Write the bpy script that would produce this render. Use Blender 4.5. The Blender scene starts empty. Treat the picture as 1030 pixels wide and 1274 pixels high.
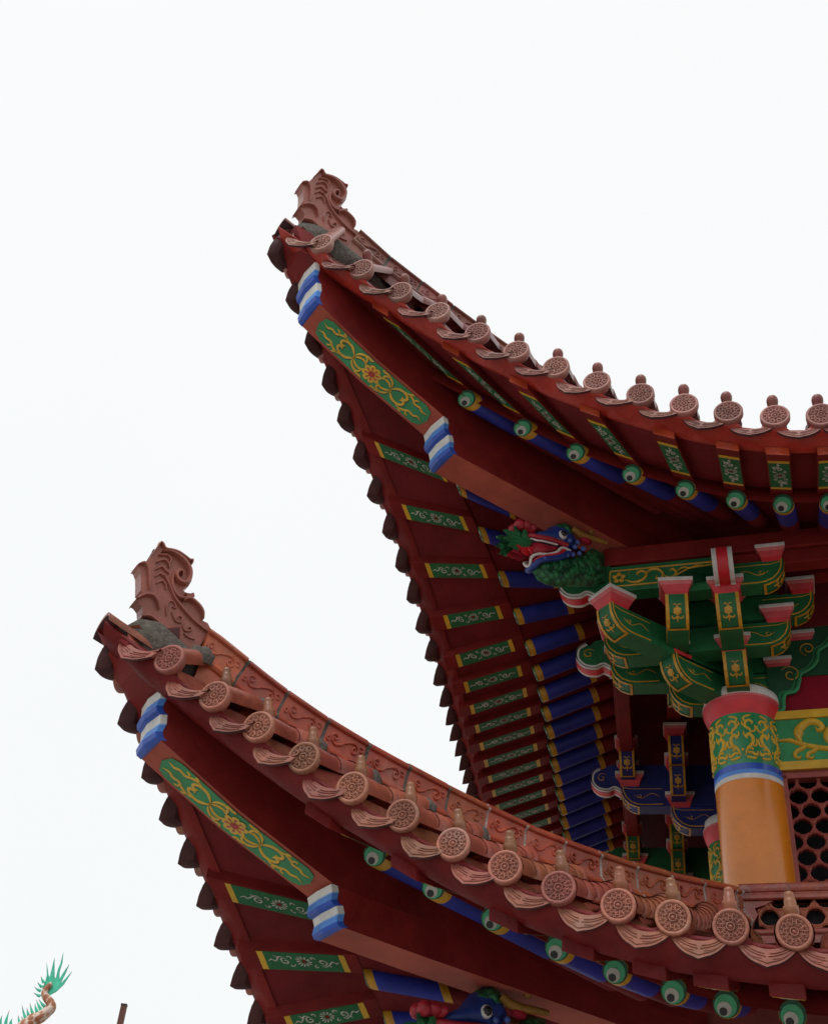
import bpy, math, random
from mathutils import Vector as V, Matrix
random.seed(7)
R = math.radians
scene = bpy.context.scene

# ------------------------------------------------------------------ camera
CAM_F = 1477.4            # focal length in pixels of a 1274 px tall frame
cam_d = bpy.data.cameras.new("camera"); cam = bpy.data.objects.new("camera", cam_d)
scene.collection.objects.link(cam)
pit, rol, yaw = 0.6877, 0.1028, -1.0734
cy, sy, cp, sp = math.cos(yaw), math.sin(yaw), math.cos(pit), math.sin(pit)
F_ = V((sy*cp, cy*cp, sp)); Rt = V((cy, -sy, 0)); Up = Rt.cross(F_)
R2 = Rt*math.cos(rol)+Up*math.sin(rol); U2 = Up*math.cos(rol)-Rt*math.sin(rol)
mc = Matrix((R2, U2, -F_)).transposed().to_4x4(); mc.translation = V((5.1478, -1.5962, 0.0))
cam.matrix_world = mc
cam_d.sensor_fit = 'VERTICAL'; cam_d.sensor_height = 24.0; cam_d.lens = CAM_F/1274.0*24.0
cam_d.clip_start = 0.05; cam_d.clip_end = 3000.0
scene.camera = cam

# ------------------------------------------------------------------ overcast sky and soft sun
SUN_EL, SUN_ROT = R(58), R(150)       # sun from the camera's right, behind cloud
w = bpy.data.worlds.new("World"); scene.world = w; w.use_nodes = True
nt = w.node_tree; nt.nodes.clear()
out = nt.nodes.new("ShaderNodeOutputWorld"); bg = nt.nodes.new("ShaderNodeBackground")
sky = nt.nodes.new("ShaderNodeTexSky"); sky.sky_type = 'NISHITA'; sky.sun_disc = False
sky.sun_elevation = SUN_EL; sky.sun_rotation = SUN_ROT
tc = nt.nodes.new("ShaderNodeTexCoord"); sep = nt.nodes.new("ShaderNodeSeparateXYZ")
nt.links.new(tc.outputs["Generated"], sep.inputs[0])
# cloud sheet: brightest overhead
ramp = nt.nodes.new("ShaderNodeValToRGB"); ramp.color_ramp.interpolation = 'LINEAR'
for i_, (p_, c_) in enumerate(((0.0, (0.455, 0.466, 0.474)), (0.27, (0.474, 0.4845, 0.4905)), (0.60, (0.4775, 0.487, 0.4915)), (0.90, (0.485, 0.4905, 0.4925)), (1.0, (0.98, 0.985, 0.99)))):
    e_ = ramp.color_ramp.elements[i_] if i_ < 2 else ramp.color_ramp.elements.new(p_)
    e_.position = p_; e_.color = (*c_, 1)
nt.links.new(sep.outputs["Z"], ramp.inputs[0])
nz = nt.nodes.new("ShaderNodeTexNoise"); nz.inputs["Scale"].default_value = 1.6; nz.inputs["Detail"].default_value = 4
nt.links.new(tc.outputs["Generated"], nz.inputs["Vector"])
mr = nt.nodes.new("ShaderNodeMapRange"); mr.inputs[3].default_value = 19.7; mr.inputs[4].default_value = 20.3
nt.links.new(nz.outputs["Fac"], mr.inputs[0])
mulc = nt.nodes.new("ShaderNodeVectorMath"); mulc.operation = 'SCALE'
nt.links.new(ramp.outputs[0], mulc.inputs[0]); nt.links.new(mr.outputs[0], mulc.inputs["Scale"])
mix = nt.nodes.new("ShaderNodeMixRGB"); mix.inputs[0].default_value = 0.985
nt.links.new(sky.outputs[0], mix.inputs[1]); nt.links.new(mulc.outputs[0], mix.inputs[2])
nt.links.new(mix.outputs[0], bg.inputs[0]); bg.inputs[1].default_value = 0.1
nt.links.new(bg.outputs[0], out.inputs[0])
sd = bpy.data.lights.new("sun", 'SUN'); sd.energy = 1.4; sd.angle = R(25); sd.color = (1.0, 0.97, 0.93)
sun = bpy.data.objects.new("sun", sd); scene.collection.objects.link(sun)
sun_dir = V((math.sin(SUN_ROT)*math.cos(SUN_EL), math.cos(SUN_ROT)*math.cos(SUN_EL), math.sin(SUN_EL)))
sun.rotation_euler = sun_dir.to_track_quat('Z', 'Y').to_euler()
sun.location = sun_dir*60
scene.view_settings.view_transform = 'Standard'; scene.view_settings.look = 'None'
scene.view_settings.exposure = 0.0; scene.view_settings.gamma = 1.0
scene.cycles.max_bounces = 8; scene.cycles.diffuse_bounces = 5

# ------------------------------------------------------------------ materials
M = {}
def paint(name, col, rough=0.5, var=0.25, scale=9.0, bump=0.25, bscale=40.0, spec=0.5, col2=None, stain=None, coat=0.0, rnd=0.0, stain_amt=0.5, stain_scale=3.0, wear=0.28):
    m = bpy.data.materials.new(name); m.use_nodes = True; t = m.node_tree
    b = t.nodes["Principled BSDF"]; b.inputs["Roughness"].default_value = rough
    b.inputs["Specular IOR Level"].default_value = spec
    if coat: b.inputs["Coat Weight"].default_value = coat; b.inputs["Coat Roughness"].default_value = 0.12
    tc = t.nodes.new("ShaderNodeTexCoord")
    n = t.nodes.new("ShaderNodeTexNoise"); n.inputs["Scale"].default_value = scale; n.inputs["Detail"].default_value = 6; n.inputs["Roughness"].default_value = 0.62
    oi = t.nodes.new("ShaderNodeObjectInfo")
    add = t.nodes.new("ShaderNodeVectorMath"); add.operation = 'ADD'
    sc = t.nodes.new("ShaderNodeMath"); sc.operation = 'MULTIPLY'; sc.inputs[1].default_value = 37.0
    t.links.new(oi.outputs["Random"], sc.inputs[0]); t.links.new(tc.outputs["Object"], add.inputs[0]); t.links.new(sc.outputs[0], add.inputs[1])
    t.links.new(add.outputs[0], n.inputs["Vector"])
    r = t.nodes.new("ShaderNodeValToRGB")
    c2 = col2 or tuple(c*(1-var) for c in col)
    c1 = tuple(min(1, c*(1+var*0.55)) for c in col)
    r.color_ramp.elements[0].position = 0.32; r.color_ramp.elements[0].color = (*c2, 1)
    r.color_ramp.elements[1].position = 0.68; r.color_ramp.elements[1].color = (*c1, 1)
    t.links.new(n.outputs["Fac"], r.inputs[0]); last = r.outputs[0]
    if rnd:
        hv = t.nodes.new("ShaderNodeHueSaturation")
        m1 = t.nodes.new("ShaderNodeMapRange"); m1.inputs[3].default_value = 1-rnd; m1.inputs[4].default_value = 1+rnd
        t.links.new(oi.outputs["Random"], m1.inputs[0]); t.links.new(m1.outputs[0], hv.inputs["Value"])
        m2 = t.nodes.new("ShaderNodeMath"); m2.operation = 'FRACT'
        m3 = t.nodes.new("ShaderNodeMath"); m3.operation = 'MULTIPLY'; m3.inputs[1].default_value = 7.31
        t.links.new(oi.outputs["Random"], m3.inputs[0]); t.links.new(m3.outputs[0], m2.inputs[0])
        m4 = t.nodes.new("ShaderNodeMapRange"); m4.inputs[3].default_value = 0.5-rnd*0.06; m4.inputs[4].default_value = 0.5+rnd*0.06
        t.links.new(m2.outputs[0], m4.inputs[0]); t.links.new(m4.outputs[0], hv.inputs["Hue"])
        t.links.new(last, hv.inputs["Color"]); last = hv.outputs[0]
    if stain:
        n2 = t.nodes.new("ShaderNodeTexNoise"); n2.inputs["Scale"].default_value = stain_scale; n2.inputs["Detail"].default_value = 9; n2.inputs["Roughness"].default_value = 0.72
        t.links.new(add.outputs[0], n2.inputs["Vector"])
        r2 = t.nodes.new("ShaderNodeValToRGB"); r2.color_ramp.elements[0].position = 0.54; r2.color_ramp.elements[0].color = (0, 0, 0, 1)
        r2.color_ramp.elements[1].position = 0.72; r2.color_ramp.elements[1].color = (stain_amt,)*3+(1,)
        t.links.new(n2.outputs["Fac"], r2.inputs[0])
        mx = t.nodes.new("ShaderNodeMixRGB"); t.links.new(r2.outputs[0], mx.inputs[0]); t.links.new(last, mx.inputs[1]); mx.inputs[2].default_value = (*stain, 1)
        last = mx.outputs[0]
    n4 = t.nodes.new("ShaderNodeTexNoise"); n4.inputs["Scale"].default_value = 1.9; n4.inputs["Detail"].default_value = 10; n4.inputs["Roughness"].default_value = 0.7
    t.links.new(add.outputs[0], n4.inputs["Vector"])
    m5 = t.nodes.new("ShaderNodeMapRange"); m5.inputs[1].default_value = 0.30; m5.inputs[2].default_value = 0.70; m5.inputs[3].default_value = 1.0-wear; m5.inputs[4].default_value = 1.0+wear*0.6
    t.links.new(n4.outputs["Fac"], m5.inputs[0])
    mw_ = t.nodes.new("ShaderNodeVectorMath"); mw_.operation = 'SCALE'; t.links.new(last, mw_.inputs[0]); t.links.new(m5.outputs[0], mw_.inputs["Scale"]); last = mw_.outputs[0]
    t.links.new(last, b.inputs["Base Color"])
    rr = t.nodes.new("ShaderNodeMapRange"); rr.inputs[3].default_value = max(0.05, rough-0.1); rr.inputs[4].default_value = min(1, rough+0.15)
    t.links.new(n.outputs["Fac"], rr.inputs[0]); t.links.new(rr.outputs[0], b.inputs["Roughness"])
    if bump:
        n3 = t.nodes.new("ShaderNodeTexNoise"); n3.inputs["Scale"].default_value = bscale; n3.inputs["Detail"].default_value = 5
        t.links.new(add.outputs[0], n3.inputs["Vector"])
        bp = t.nodes.new("ShaderNodeBump"); bp.inputs["Strength"].default_value = bump; bp.inputs["Distance"].default_value = 0.01
        t.links.new(n3.outputs["Fac"], bp.inputs["Height"]); t.links.new(bp.outputs[0], b.inputs["Normal"])
    M[name] = m; return m

paint("tile_glaze",   (0.29, 0.078, 0.046), 0.38, 0.30, 14, 0.25, 60, 0.32, stain=(0.24, 0.17, 0.14), stain_amt=0.55, rnd=0.18)
paint("tile_face",    (0.35, 0.125, 0.082), 0.5, 0.22, 22, 0.35, 90, 0.4, stain=(0.42, 0.31, 0.27), stain_amt=0.5, rnd=0.20)
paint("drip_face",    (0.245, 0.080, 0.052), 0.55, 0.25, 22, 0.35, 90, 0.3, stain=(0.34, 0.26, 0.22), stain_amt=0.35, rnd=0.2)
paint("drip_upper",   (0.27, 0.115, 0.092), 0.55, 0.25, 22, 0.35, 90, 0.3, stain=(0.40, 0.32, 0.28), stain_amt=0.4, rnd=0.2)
paint("bead_blue",    (0.06, 0.11, 0.36), 0.4, 0.3, 14, 0.2, 60, 0.4)
paint("tile_recess",  (0.22, 0.075, 0.05), 0.6, 0.3, 22, 0.3, 90, 0.3, rnd=0.1)
paint("tile_underside", (0.075, 0.026, 0.025), 0.7, 0.3, 14, 0.3, 60, 0.3)  # dark undersides and joints; also painted shade on drip tile edges
paint("tile_upper",   (0.24, 0.078, 0.062), 0.32, 0.25, 14, 0.2, 60, 0.32, stain=(0.14, 0.09, 0.08), stain_amt=0.5, rnd=0.18)
paint("tile_upper_face", (0.37, 0.165, 0.132), 0.45, 0.22, 22, 0.3, 90, 0.4, stain=(0.38, 0.27, 0.25), stain_amt=0.4, rnd=0.18)
paint("ridge_glaze",  (0.34, 0.074, 0.034), 0.3, 0.28, 9, 0.2, 60, 0.32, stain=(0.30, 0.17, 0.13), stain_amt=0.5, rnd=0.14)
paint("ridge_red",    (0.32, 0.075, 0.05), 0.35, 0.3, 9, 0.35, 50, 0.5, stain=(0.50, 0.40, 0.36), stain_amt=0.4, rnd=0.08, stain_scale=7)
paint("crest_glaze",  (0.255, 0.082, 0.062), 0.26, 0.25, 9, 0.15, 50, 0.32, col2=(0.24, 0.075, 0.05))
paint("nail_glaze",   (0.20, 0.070, 0.023), 0.35, 0.3, 30, 0.25, 60, 0.5, col2=(0.22, 0.075, 0.035), rnd=0.20)
paint("mortar",       (0.115, 0.098, 0.085), 0.9, 0.5, 30, 0.9, 70, 0.2, stain=(0.07, 0.075, 0.05), stain_amt=0.8)
paint("mortar_pale",  (0.36, 0.30, 0.27), 0.9, 0.4, 30, 0.8, 70, 0.2, stain=(0.15, 0.14, 0.12), stain_amt=0.6)
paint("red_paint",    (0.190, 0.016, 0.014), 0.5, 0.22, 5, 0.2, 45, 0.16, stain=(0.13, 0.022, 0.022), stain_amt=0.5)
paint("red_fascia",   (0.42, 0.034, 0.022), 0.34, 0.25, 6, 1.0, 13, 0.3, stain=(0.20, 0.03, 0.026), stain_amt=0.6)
paint("red_fascia_old", (0.150, 0.012, 0.012), 0.42, 0.25, 6, 0.6, 20, 0.14, stain=(0.085, 0.017, 0.017), stain_amt=0.6)  # darker red: lower front fascia and lower rafter ends
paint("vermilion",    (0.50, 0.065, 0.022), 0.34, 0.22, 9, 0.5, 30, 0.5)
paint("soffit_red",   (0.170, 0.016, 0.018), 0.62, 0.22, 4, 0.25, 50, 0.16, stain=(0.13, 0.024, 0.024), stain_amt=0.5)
paint("faded_red",    (0.37, 0.082, 0.052), 0.6, 0.18, 4, 0.2, 40, 0.16, stain=(0.30, 0.06, 0.045), stain_amt=0.6)
paint("crimson",      (0.27, 0.008, 0.024), 0.6, 0.2, 4, 0.15, 40, 0.16)
paint("green_paint",  (0.014, 0.140, 0.046), 0.5, 0.22, 7, 0.2, 45, 0.4, stain=(0.014, 0.11, 0.045), stain_amt=0.5)
paint("green_pale",   (0.030, 0.25, 0.092), 0.5, 0.2, 7, 0.15, 45, 0.4)
paint("green_deep",   (0.012, 0.075, 0.032), 0.5, 0.25, 7, 0.2, 45, 0.4)
paint("green_light",  (0.06, 0.37, 0.175), 0.5, 0.15, 9, 0.1, 45, 0.4)
paint("gold_paint",   (0.56, 0.29, 0.020), 0.38, 0.25, 16, 0.25, 60, 0.5)
paint("yellow_paint", (0.66, 0.39, 0.025), 0.42, 0.15, 10, 0.15, 60, 0.5)
paint("white_paint",  (0.66, 0.64, 0.60), 0.55, 0.15, 12, 0.25, 50, 0.4, stain=(0.42, 0.40, 0.36), stain_amt=0.5)
paint("white_scroll", (0.50, 0.48, 0.43), 0.6, 0.15, 12, 0.1, 50, 0.3)
paint("blue_dark",    (0.018, 0.075, 0.42), 0.42, 0.22, 8, 0.2, 45, 0.4)
paint("blue_mid",     (0.085, 0.26, 0.70), 0.45, 0.18, 8, 0.2, 45, 0.4)
paint("blue_pale",    (0.33, 0.50, 0.74), 0.5, 0.15, 8, 0.2, 45, 0.4)
paint("blue_rafter",  (0.022, 0.036, 0.30), 0.5, 0.25, 6, 0.2, 45, 0.4)
paint("blue_bracket", (0.018, 0.028, 0.17), 0.5, 0.25, 6, 0.2, 45, 0.4)
paint("dragon_green", (0.010, 0.115, 0.034), 0.42, 0.35, 14, 0.35, 60, 0.4, stain=(0.006, 0.05, 0.02), stain_amt=0.7, stain_scale=9)
paint("dragon_blue",  (0.016, 0.045, 0.24), 0.42, 0.30, 14, 0.3, 60, 0.4, stain=(0.01, 0.02, 0.10), stain_amt=0.7, stain_scale=9)
paint("dragon_red",   (0.36, 0.016, 0.030), 0.42, 0.30, 14, 0.3, 60, 0.4, stain=(0.14, 0.012, 0.016), stain_amt=0.7, stain_scale=9)
paint("gold_old",     (0.24, 0.115, 0.018), 0.5, 0.3, 14, 0.3, 60, 0.3)
paint("black_paint",  (0.012, 0.012, 0.012), 0.4, 0.2, 8, 0.1, 45, 0.5)
paint("pink_paint",   (0.64, 0.16, 0.16), 0.5, 0.15, 10, 0.15, 45, 0.4)
paint("red_bright",   (0.62, 0.018, 0.028), 0.4, 0.2, 10, 0.2, 45, 0.5)
paint("red_pink",     (0.60, 0.040, 0.052), 0.45, 0.18, 10, 0.2, 45, 0.5)
paint("lattice_red",  (0.30, 0.065, 0.052), 0.5, 0.22, 8, 0.2, 45, 0.4)
paint("lattice_orange", (0.42, 0.13, 0.075), 0.45, 0.25, 8, 0.3, 45, 0.4, stain=(0.30, 0.08, 0.06), stain_amt=0.5)
paint("interior_shade", (0.012, 0.011, 0.012), 0.9, 0.2, 4, 0.0)  # near-black colour standing in for the shade of unlit interiors
paint("column_lacquer", (0.64, 0.195, 0.010), 0.24, 0.14, 2.2, 0.05, 7, 0.45, coat=0.22, stain=(0.42, 0.12, 0.01), stain_amt=0.5, wear=0.12)
paint("column_green", (0.026, 0.24, 0.095), 0.24, 0.15, 6, 0.08, 30, 0.5, coat=0.25)
paint("column_blue",  (0.018, 0.085, 0.50), 0.25, 0.15, 6, 0.08, 30, 0.5, coat=0.25)
paint("ground_paving", (0.37, 0.355, 0.335), 0.85, 0.2, 0.8, 0.3, 6, 0.3, stain=(0.2, 0.19, 0.175), stain_amt=0.5)
paint("wall_plaster", (0.24, 0.055, 0.045), 0.8, 0.2, 3, 0.2, 30, 0.3)
paint("fin_green",    (0.07, 0.56, 0.36), 0.5, 0.25, 18, 0.15, 45, 0.4)
paint("fin_tip",      (0.30, 0.19, 0.12), 0.6, 0.4, 18, 0.15, 45, 0.4)
paint("pole_brown",   (0.13, 0.055, 0.04), 0.7, 0.25, 12, 0.3, 45, 0.3)
paint("stone_grey",   (0.34, 0.33, 0.31), 0.85, 0.25, 5, 0.4, 30, 0.3)

def scale_skin():
    m = bpy.data.materials.new("scale_skin"); m.use_nodes = True; t = m.node_tree; b = t.nodes["Principled BSDF"]
    tc = t.nodes.new("ShaderNodeTexCoord"); vo = t.nodes.new("ShaderNodeTexVoronoi"); vo.inputs["Scale"].default_value = 17
    t.links.new(tc.outputs["Object"], vo.inputs["Vector"])
    r = t.nodes.new("ShaderNodeValToRGB"); e = r.color_ramp.elements
    e[0].position = 0.0; e[0].color = (0.26, 0.08, 0.03, 1); e[1].position = 0.70; e[1].color = (0.62, 0.50, 0.42, 1)
    k = e.new(0.46); k.color = (0.36, 0.13, 0.055, 1); k = e.new(0.58); k.color = (0.58, 0.42, 0.33, 1)
    t.links.new(vo.outputs["Distance"], r.inputs[0]); t.links.new(r.outputs[0], b.inputs["Base Color"]); b.inputs["Roughness"].default_value = 0.45
    M["scale_skin"] = m
scale_skin()

def carved_scales():
    m = M["dragon_green"]; t = m.node_tree; b = t.nodes["Principled BSDF"]
    tc = t.nodes.new("ShaderNodeTexCoord"); vo = t.nodes.new("ShaderNodeTexVoronoi"); vo.inputs["Scale"].default_value = 21; vo.feature = 'F1'
    t.links.new(tc.outputs["Object"], vo.inputs["Vector"])
    r = t.nodes.new("ShaderNodeValToRGB"); r.color_ramp.elements[0].color = (0.030, 0.20, 0.070, 1); r.color_ramp.elements[1].position = 0.75; r.color_ramp.elements[1].color = (0.004, 0.040, 0.014, 1)
    t.links.new(vo.outputs["Distance"], r.inputs[0]); t.links.new(r.outputs[0], b.inputs["Base Color"])
    bp = t.nodes.new("ShaderNodeBump"); bp.inputs["Strength"].default_value = 0.9; bp.inputs["Distance"].default_value = 0.02; bp.invert = True
    t.links.new(vo.outputs["Distance"], bp.inputs["Height"]); t.links.new(bp.outputs[0], b.inputs["Normal"])
carved_scales()

# ------------------------------------------------------------------ mesh builder
class MB:
    def __init__(s): s.v = []; s.f = []; s.m = []; s.s = []
    def add(s, vs, fs, mat, smooth=False):
        o = len(s.v); s.v += [tuple(p) for p in vs]
        for k, f in enumerate(fs):
            s.f.append([i+o for i in f]); s.m.append(mat[k] if isinstance(mat, list) else mat); s.s.append(smooth)
    def grid(s, rows, mat, smooth=True, cu=False, cv=False):
        nu, nv = len(rows), len(rows[0]); vs = [p for r in rows for p in r]; fs = []; ms = []
        for i in range(nu if cu else nu-1):
            for j in range(nv if cv else nv-1):
                a, b = i, (i+1) % nu; c, d = j, (j+1) % nv
                fs.append([a*nv+c, a*nv+d, b*nv+d, b*nv+c]); ms.append(mat[i % len(mat)] if isinstance(mat, list) else mat)
        s.add(vs, fs, ms, smooth)
    def hexa(s, p, mat, mats=None):
        # p: 8 corners, bottom 0-3 ccw, top 4-7
        fs = [[3, 2, 1, 0], [4, 5, 6, 7], [0, 1, 5, 4], [1, 2, 6, 5], [2, 3, 7, 6], [3, 0, 4, 7]]
        s.add(p, fs, mats or [mat]*6)
    def box(s, c, X, Y, Z, mat, mats=None):
        c, X, Y, Z = V(c), V(X), V(Y), V(Z)
        s.hexa([c-X-Y-Z, c+X-Y-Z, c+X+Y-Z, c-X+Y-Z, c-X-Y+Z, c+X-Y+Z, c+X+Y+Z, c-X+Y+Z], mat, mats)
    def prism(s, poly, fn, w0, w1, mf, ms=None, mb=None, smooth_side=False):
        n = len(poly); a = [fn(u, v, w0) for u, v in poly]; b = [fn(u, v, w1) for u, v in poly]
        ms = ms or mf; mb = mb or mf
        fs = [list(range(n))[::-1], list(range(n, 2*n))]; mm = [mb, mf]
        s.add(a+b, fs, mm, False)
        rows = [a+[a[0]], b+[b[0]]]; s.grid(rows, ms, smooth_side)
    def tube(s, path, r, n, mat, caps=True, sy=1.0, upv=None):
        path = [V(p) for p in path]; N_ = len(path); rows = []
        t0 = (path[1]-path[0]).normalized(); up = V(upv) if upv else (V((0, 0, 1)) if abs(t0.z) < 0.9 else V((1, 0, 0)))
        for i, p in enumerate(path):
            t = (path[min(i+1, N_-1)]-path[max(i-1, 0)]).normalized()
            x = t.cross(up).normalized(); y = x.cross(t).normalized()
            if not upv: up = y
            rr = r[i] if isinstance(r, (list, tuple)) else r
            rows.append([p+(x*math.cos(a)+y*math.sin(a)*sy)*rr for a in [2*math.pi*k/n for k in range(n)]])
        s.grid(rows, mat, True, cv=True)
        if caps:
            ml = mat if not isinstance(mat, list) else mat[0]; mr_ = mat if not isinstance(mat, list) else mat[(N_-2) % len(mat)]
            s.add(rows[0], [list(range(n))], ml); s.add(rows[-1], [list(range(n))[::-1]], mr_)
    def ribbon(s, path, wd, fn, h, mat, h0=0.0, taper=True, crown=0.6):
        n = len(path)
        if n < 2: return
        rows = []
        for i, (x, y) in enumerate(path):
            a = path[max(i-1, 0)]; b = path[min(i+1, n-1)]
            tx, ty = b[0]-a[0], b[1]-a[1]; l = math.hypot(tx, ty) or 1e-9; nx, ny = -ty/l, tx/l
            q = i/(n-1); ww = wd(q) if callable(wd) else wd
            if taper: ww *= max(0.12, min(1, 5*q, 5*(1-q)))
            hw = ww/2
            rows.append([fn(x-nx*hw, y-ny*hw, h0), fn(x-nx*hw*crown, y-ny*hw*crown, h), fn(x+nx*hw*crown, y+ny*hw*crown, h), fn(x+nx*hw, y+ny*hw, h0)])
        s.grid(rows, mat, True)
    def blob(s, pts, fn, h, mat):
        # flat raised polygon
        n = len(pts); cx = sum(p[0] for p in pts)/n; cyy = sum(p[1] for p in pts)/n
        vs = [fn(cx, cyy, h)]+[fn(*p, h*0.9) for p in pts]
        s.add(vs, [[0, i+1, (i+1) % n+1] for i in range(n)], mat, True)
    def lathe(s, prof, o, X, Y, Z, n, mat, smooth=True):
        o, X, Y, Z = V(o), V(X), V(Y), V(Z)
        rows = [[o+(X*math.cos(a)+Y*math.sin(a))*r+Z*z for a in [2*math.pi*k/n for k in range(n)]] for r, z in prof]
        s.grid(rows, mat, smooth, cv=True)
    def sphere(s, c, rx, mat, n=10, X=(1, 0, 0), Y=(0, 1, 0), Z=(0, 0, 1), ry=None, rz=None):
        ry = ry or rx; rz = rz or rx; c, X, Y, Z = V(c), V(X), V(Y), V(Z); rows = []
        for i in range(n//2+1):
            a = math.pi*i/(n//2); rows.append([c+X*rx*math.sin(a)*math.cos(b)+Y*ry*math.sin(a)*math.sin(b)+Z*rz*math.cos(a) for b in [2*math.pi*k/n for k in range(n)]])
        s.grid(rows, mat, True, cv=True)
    def inflate(s, poly, fn, w, mat, cen=None, steps=5, wmin=0.0):
        # rounded body from an outline in (u,v): thickness w at the middle
        n = len(poly); cx = cen[0] if cen else sum(p[0] for p in poly)/n; cyy = cen[1] if cen else sum(p[1] for p in poly)/n
        for sgn in (1, -1):
            rows = []
            for k in range(steps+1):
                q = 1-k/steps; th = w*math.sqrt(max(0, 1-q**2.6))
                rows.append([fn(cx+(x-cx)*max(q, 0.01), cyy+(y-cyy)*max(q, 0.01), sgn*max(th, wmin)) for x, y in poly])
            s.grid(rows, mat, True, cv=True)
    def build(s, name, parent=None, bevel=0.0, origin=None, sharp=35):
        me = bpy.data.meshes.new(name)
        o = V(origin) if origin is not None else (sum((V(p) for p in s.v), V((0, 0, 0)))/len(s.v))
        me.from_pydata([tuple(V(p)-o) for p in s.v], [], s.f)
        names = []
        for k in s.m:
            if k not in names: names.append(k)
        for k in names: me.materials.append(M[k])
        me.polygons.foreach_set("material_index", [names.index(k) for k in s.m])
        me.polygons.foreach_set("use_smooth", s.s)
        me.update(); me.validate()
        ob = bpy.data.objects.new(name, me); scene.collection.objects.link(ob)
        attach(ob, parent, Matrix.Translation(o))
        if bevel:
            b = ob.modifiers.new("bevel", 'BEVEL'); b.width = bevel; b.segments = 2; b.limit_method = 'ANGLE'; b.angle_limit = R(40)
        return ob
WORLD = {}
def attach(ob, parent, mw):
    WORLD[ob.name] = mw.copy()
    if parent is not None:
        ob.parent = parent; ob.matrix_basis = WORLD[parent.name].inverted() @ mw
    else: ob.matrix_basis = mw
def copy_to(src, mw, parent):
    o = src.copy(); scene.collection.objects.link(o); attach(o, parent, mw)
    for ch in list(src.children):
        copy_to(ch, mw @ WORLD[src.name].inverted() @ WORLD[ch.name], o)
    return o
def empty(name, loc, label, cat):
    o = bpy.data.objects.new(name, None); scene.collection.objects.link(o); o.empty_display_size = 0.5
    attach(o, None, Matrix.Translation(V(loc))); o["label"] = label; o["category"] = cat; o["kind"] = "thing"; return o

# ------------------------------------------------------------------ curves
def spiral(cx, cy, r0, r1, a0, turns, n=18):
    return [(cx+(r0+(r1-r0)*k/n)*math.cos(a0+turns*2*math.pi*k/n), cy+(r0+(r1-r0)*k/n)*math.sin(a0+turns*2*math.pi*k/n)) for k in range(n+1)]
def smooth(pts, n=6):
    # Catmull-Rom
    o = []; P_ = [pts[0]]+list(pts)+[pts[-1]]
    for i in range(1, len(P_)-2):
        p0, p1, p2, p3 = P_[i-1], P_[i], P_[i+1], P_[i+2]
        for k in range(n):
            t = k/n
            o.append(tuple(0.5*(2*b+(-a+c)*t+(2*a-5*b+4*c-d)*t*t+(-a+3*b-3*c+d)*t**3) for a, b, c, d in zip(p0, p1, p2, p3)))
    o.append(tuple(pts[-1])); return o
def mir(p, mx=False, my=False): return [(-x if mx else x, -y if my else y) for x, y in p]

# ------------------------------------------------------------------ plan of the pavilion
A = R(48); SA, CA = math.sin(A), math.cos(A); TA = math.tan(A)
D = {1: V((SA, CA, 0)), -1: V((-SA, CA, 0))}       # along the front / left eave, away from the corner
N = {1: V((-CA, SA, 0)), -1: V((CA, SA, 0))}       # inward
ZV = V((0, 0, 1)); GROUND = -1.6
WALL = 2.943                                       # depth of the upper storey's wall line
def P(s, t, dep, z): return D[s]*t+N[s]*dep+ZV*z
def fr(s, p, tilt=0.0):
    m = Matrix((D[s]*s, N[s], ZV)).transposed().to_4x4(); m.translation = p
    return m @ Matrix.Rotation(tilt, 4, 'X')
def DG(y, z, x=0.0): return V((x, y, z))
STEP = 0.25
def crv(a, t):
    if t <= 0: return a[0]+(a[1]-a[0])*t/STEP
    k = t/STEP; i = int(k)
    if i >= len(a)-1: return a[-1]
    f = k-i; p1, p2 = a[i], a[i+1]; p0 = a[i-1] if i else 2*p1-p2; p3 = a[i+2] if i+2 < len(a) else p2
    return 0.5*(2*p1+(-p0+p2)*f+(2*p0-5*p1+4*p2-p3)*f*f+(-p0+3*p1-3*p2+p3)*f**3)
def lin(tab, x):
    if x <= tab[0][0]: return tab[0][1]
    for (a, b), (c, d) in zip(tab, tab[1:]):
        if x <= c: return b+(d-b)*(x-a)/(c-a)
    (a, b), (c, d) = tab[-2], tab[-1]
    return d+(d-b)/(c-a)*(x-c)

class Roof: pass
U = Roof(); L = Roof()
U.y = [-.1198, -.0233, .0749, .1708, .2629, .3501, .4287, .4972, .5562, .6059, .6471, .6798, .7034, .7150, .7180, .7180, .7178, .7178]
U.z = [6.6393, 6.4449, 6.2537, 6.0727, 5.9036, 5.7437, 5.5945, 5.4564, 5.3298, 5.2157, 5.1146, 5.0287, 4.9650, 4.9280, 4.9150, 4.9123, 4.9110, 4.9107]
U.ey = [.4172, .5244, .6316, .7388, .846, .9532, 1.0565, 1.1503, 1.2327, 1.3036, 1.3633, 1.4119, 1.4462, 1.4620, 1.4665, 1.4673, 1.4674, 1.4675]
U.ez = [6.3802, 6.2422, 6.1042, 5.9662, 5.8282, 5.6902, 5.5557, 5.4301, 5.3159, 5.2158, 5.1312, 5.0619, 5.0130, 4.9860, 4.9770, 4.9755, 4.9740, 4.9730]
L.y = [-.3226, -.2414, -.1671, -.0989, -.0396, .0126, .056, .0913, .1206, .1447, .1608, .1736, .1824, .1872, .1877, .1878]
L.z = [2.9787, 2.7973, 2.6276, 2.4682, 2.328, 2.1905, 2.0617, 1.9517, 1.8662, 1.8003, 1.76, 1.7304, 1.7106, 1.7001, 1.6988, 1.6986]
L.ey = [.3936, .4536, .5136, .5735, .6335, .6924, .748, .7986, .842, .8794, .9076, .9258, .9381, .9447, .9455, .9456]
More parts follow.
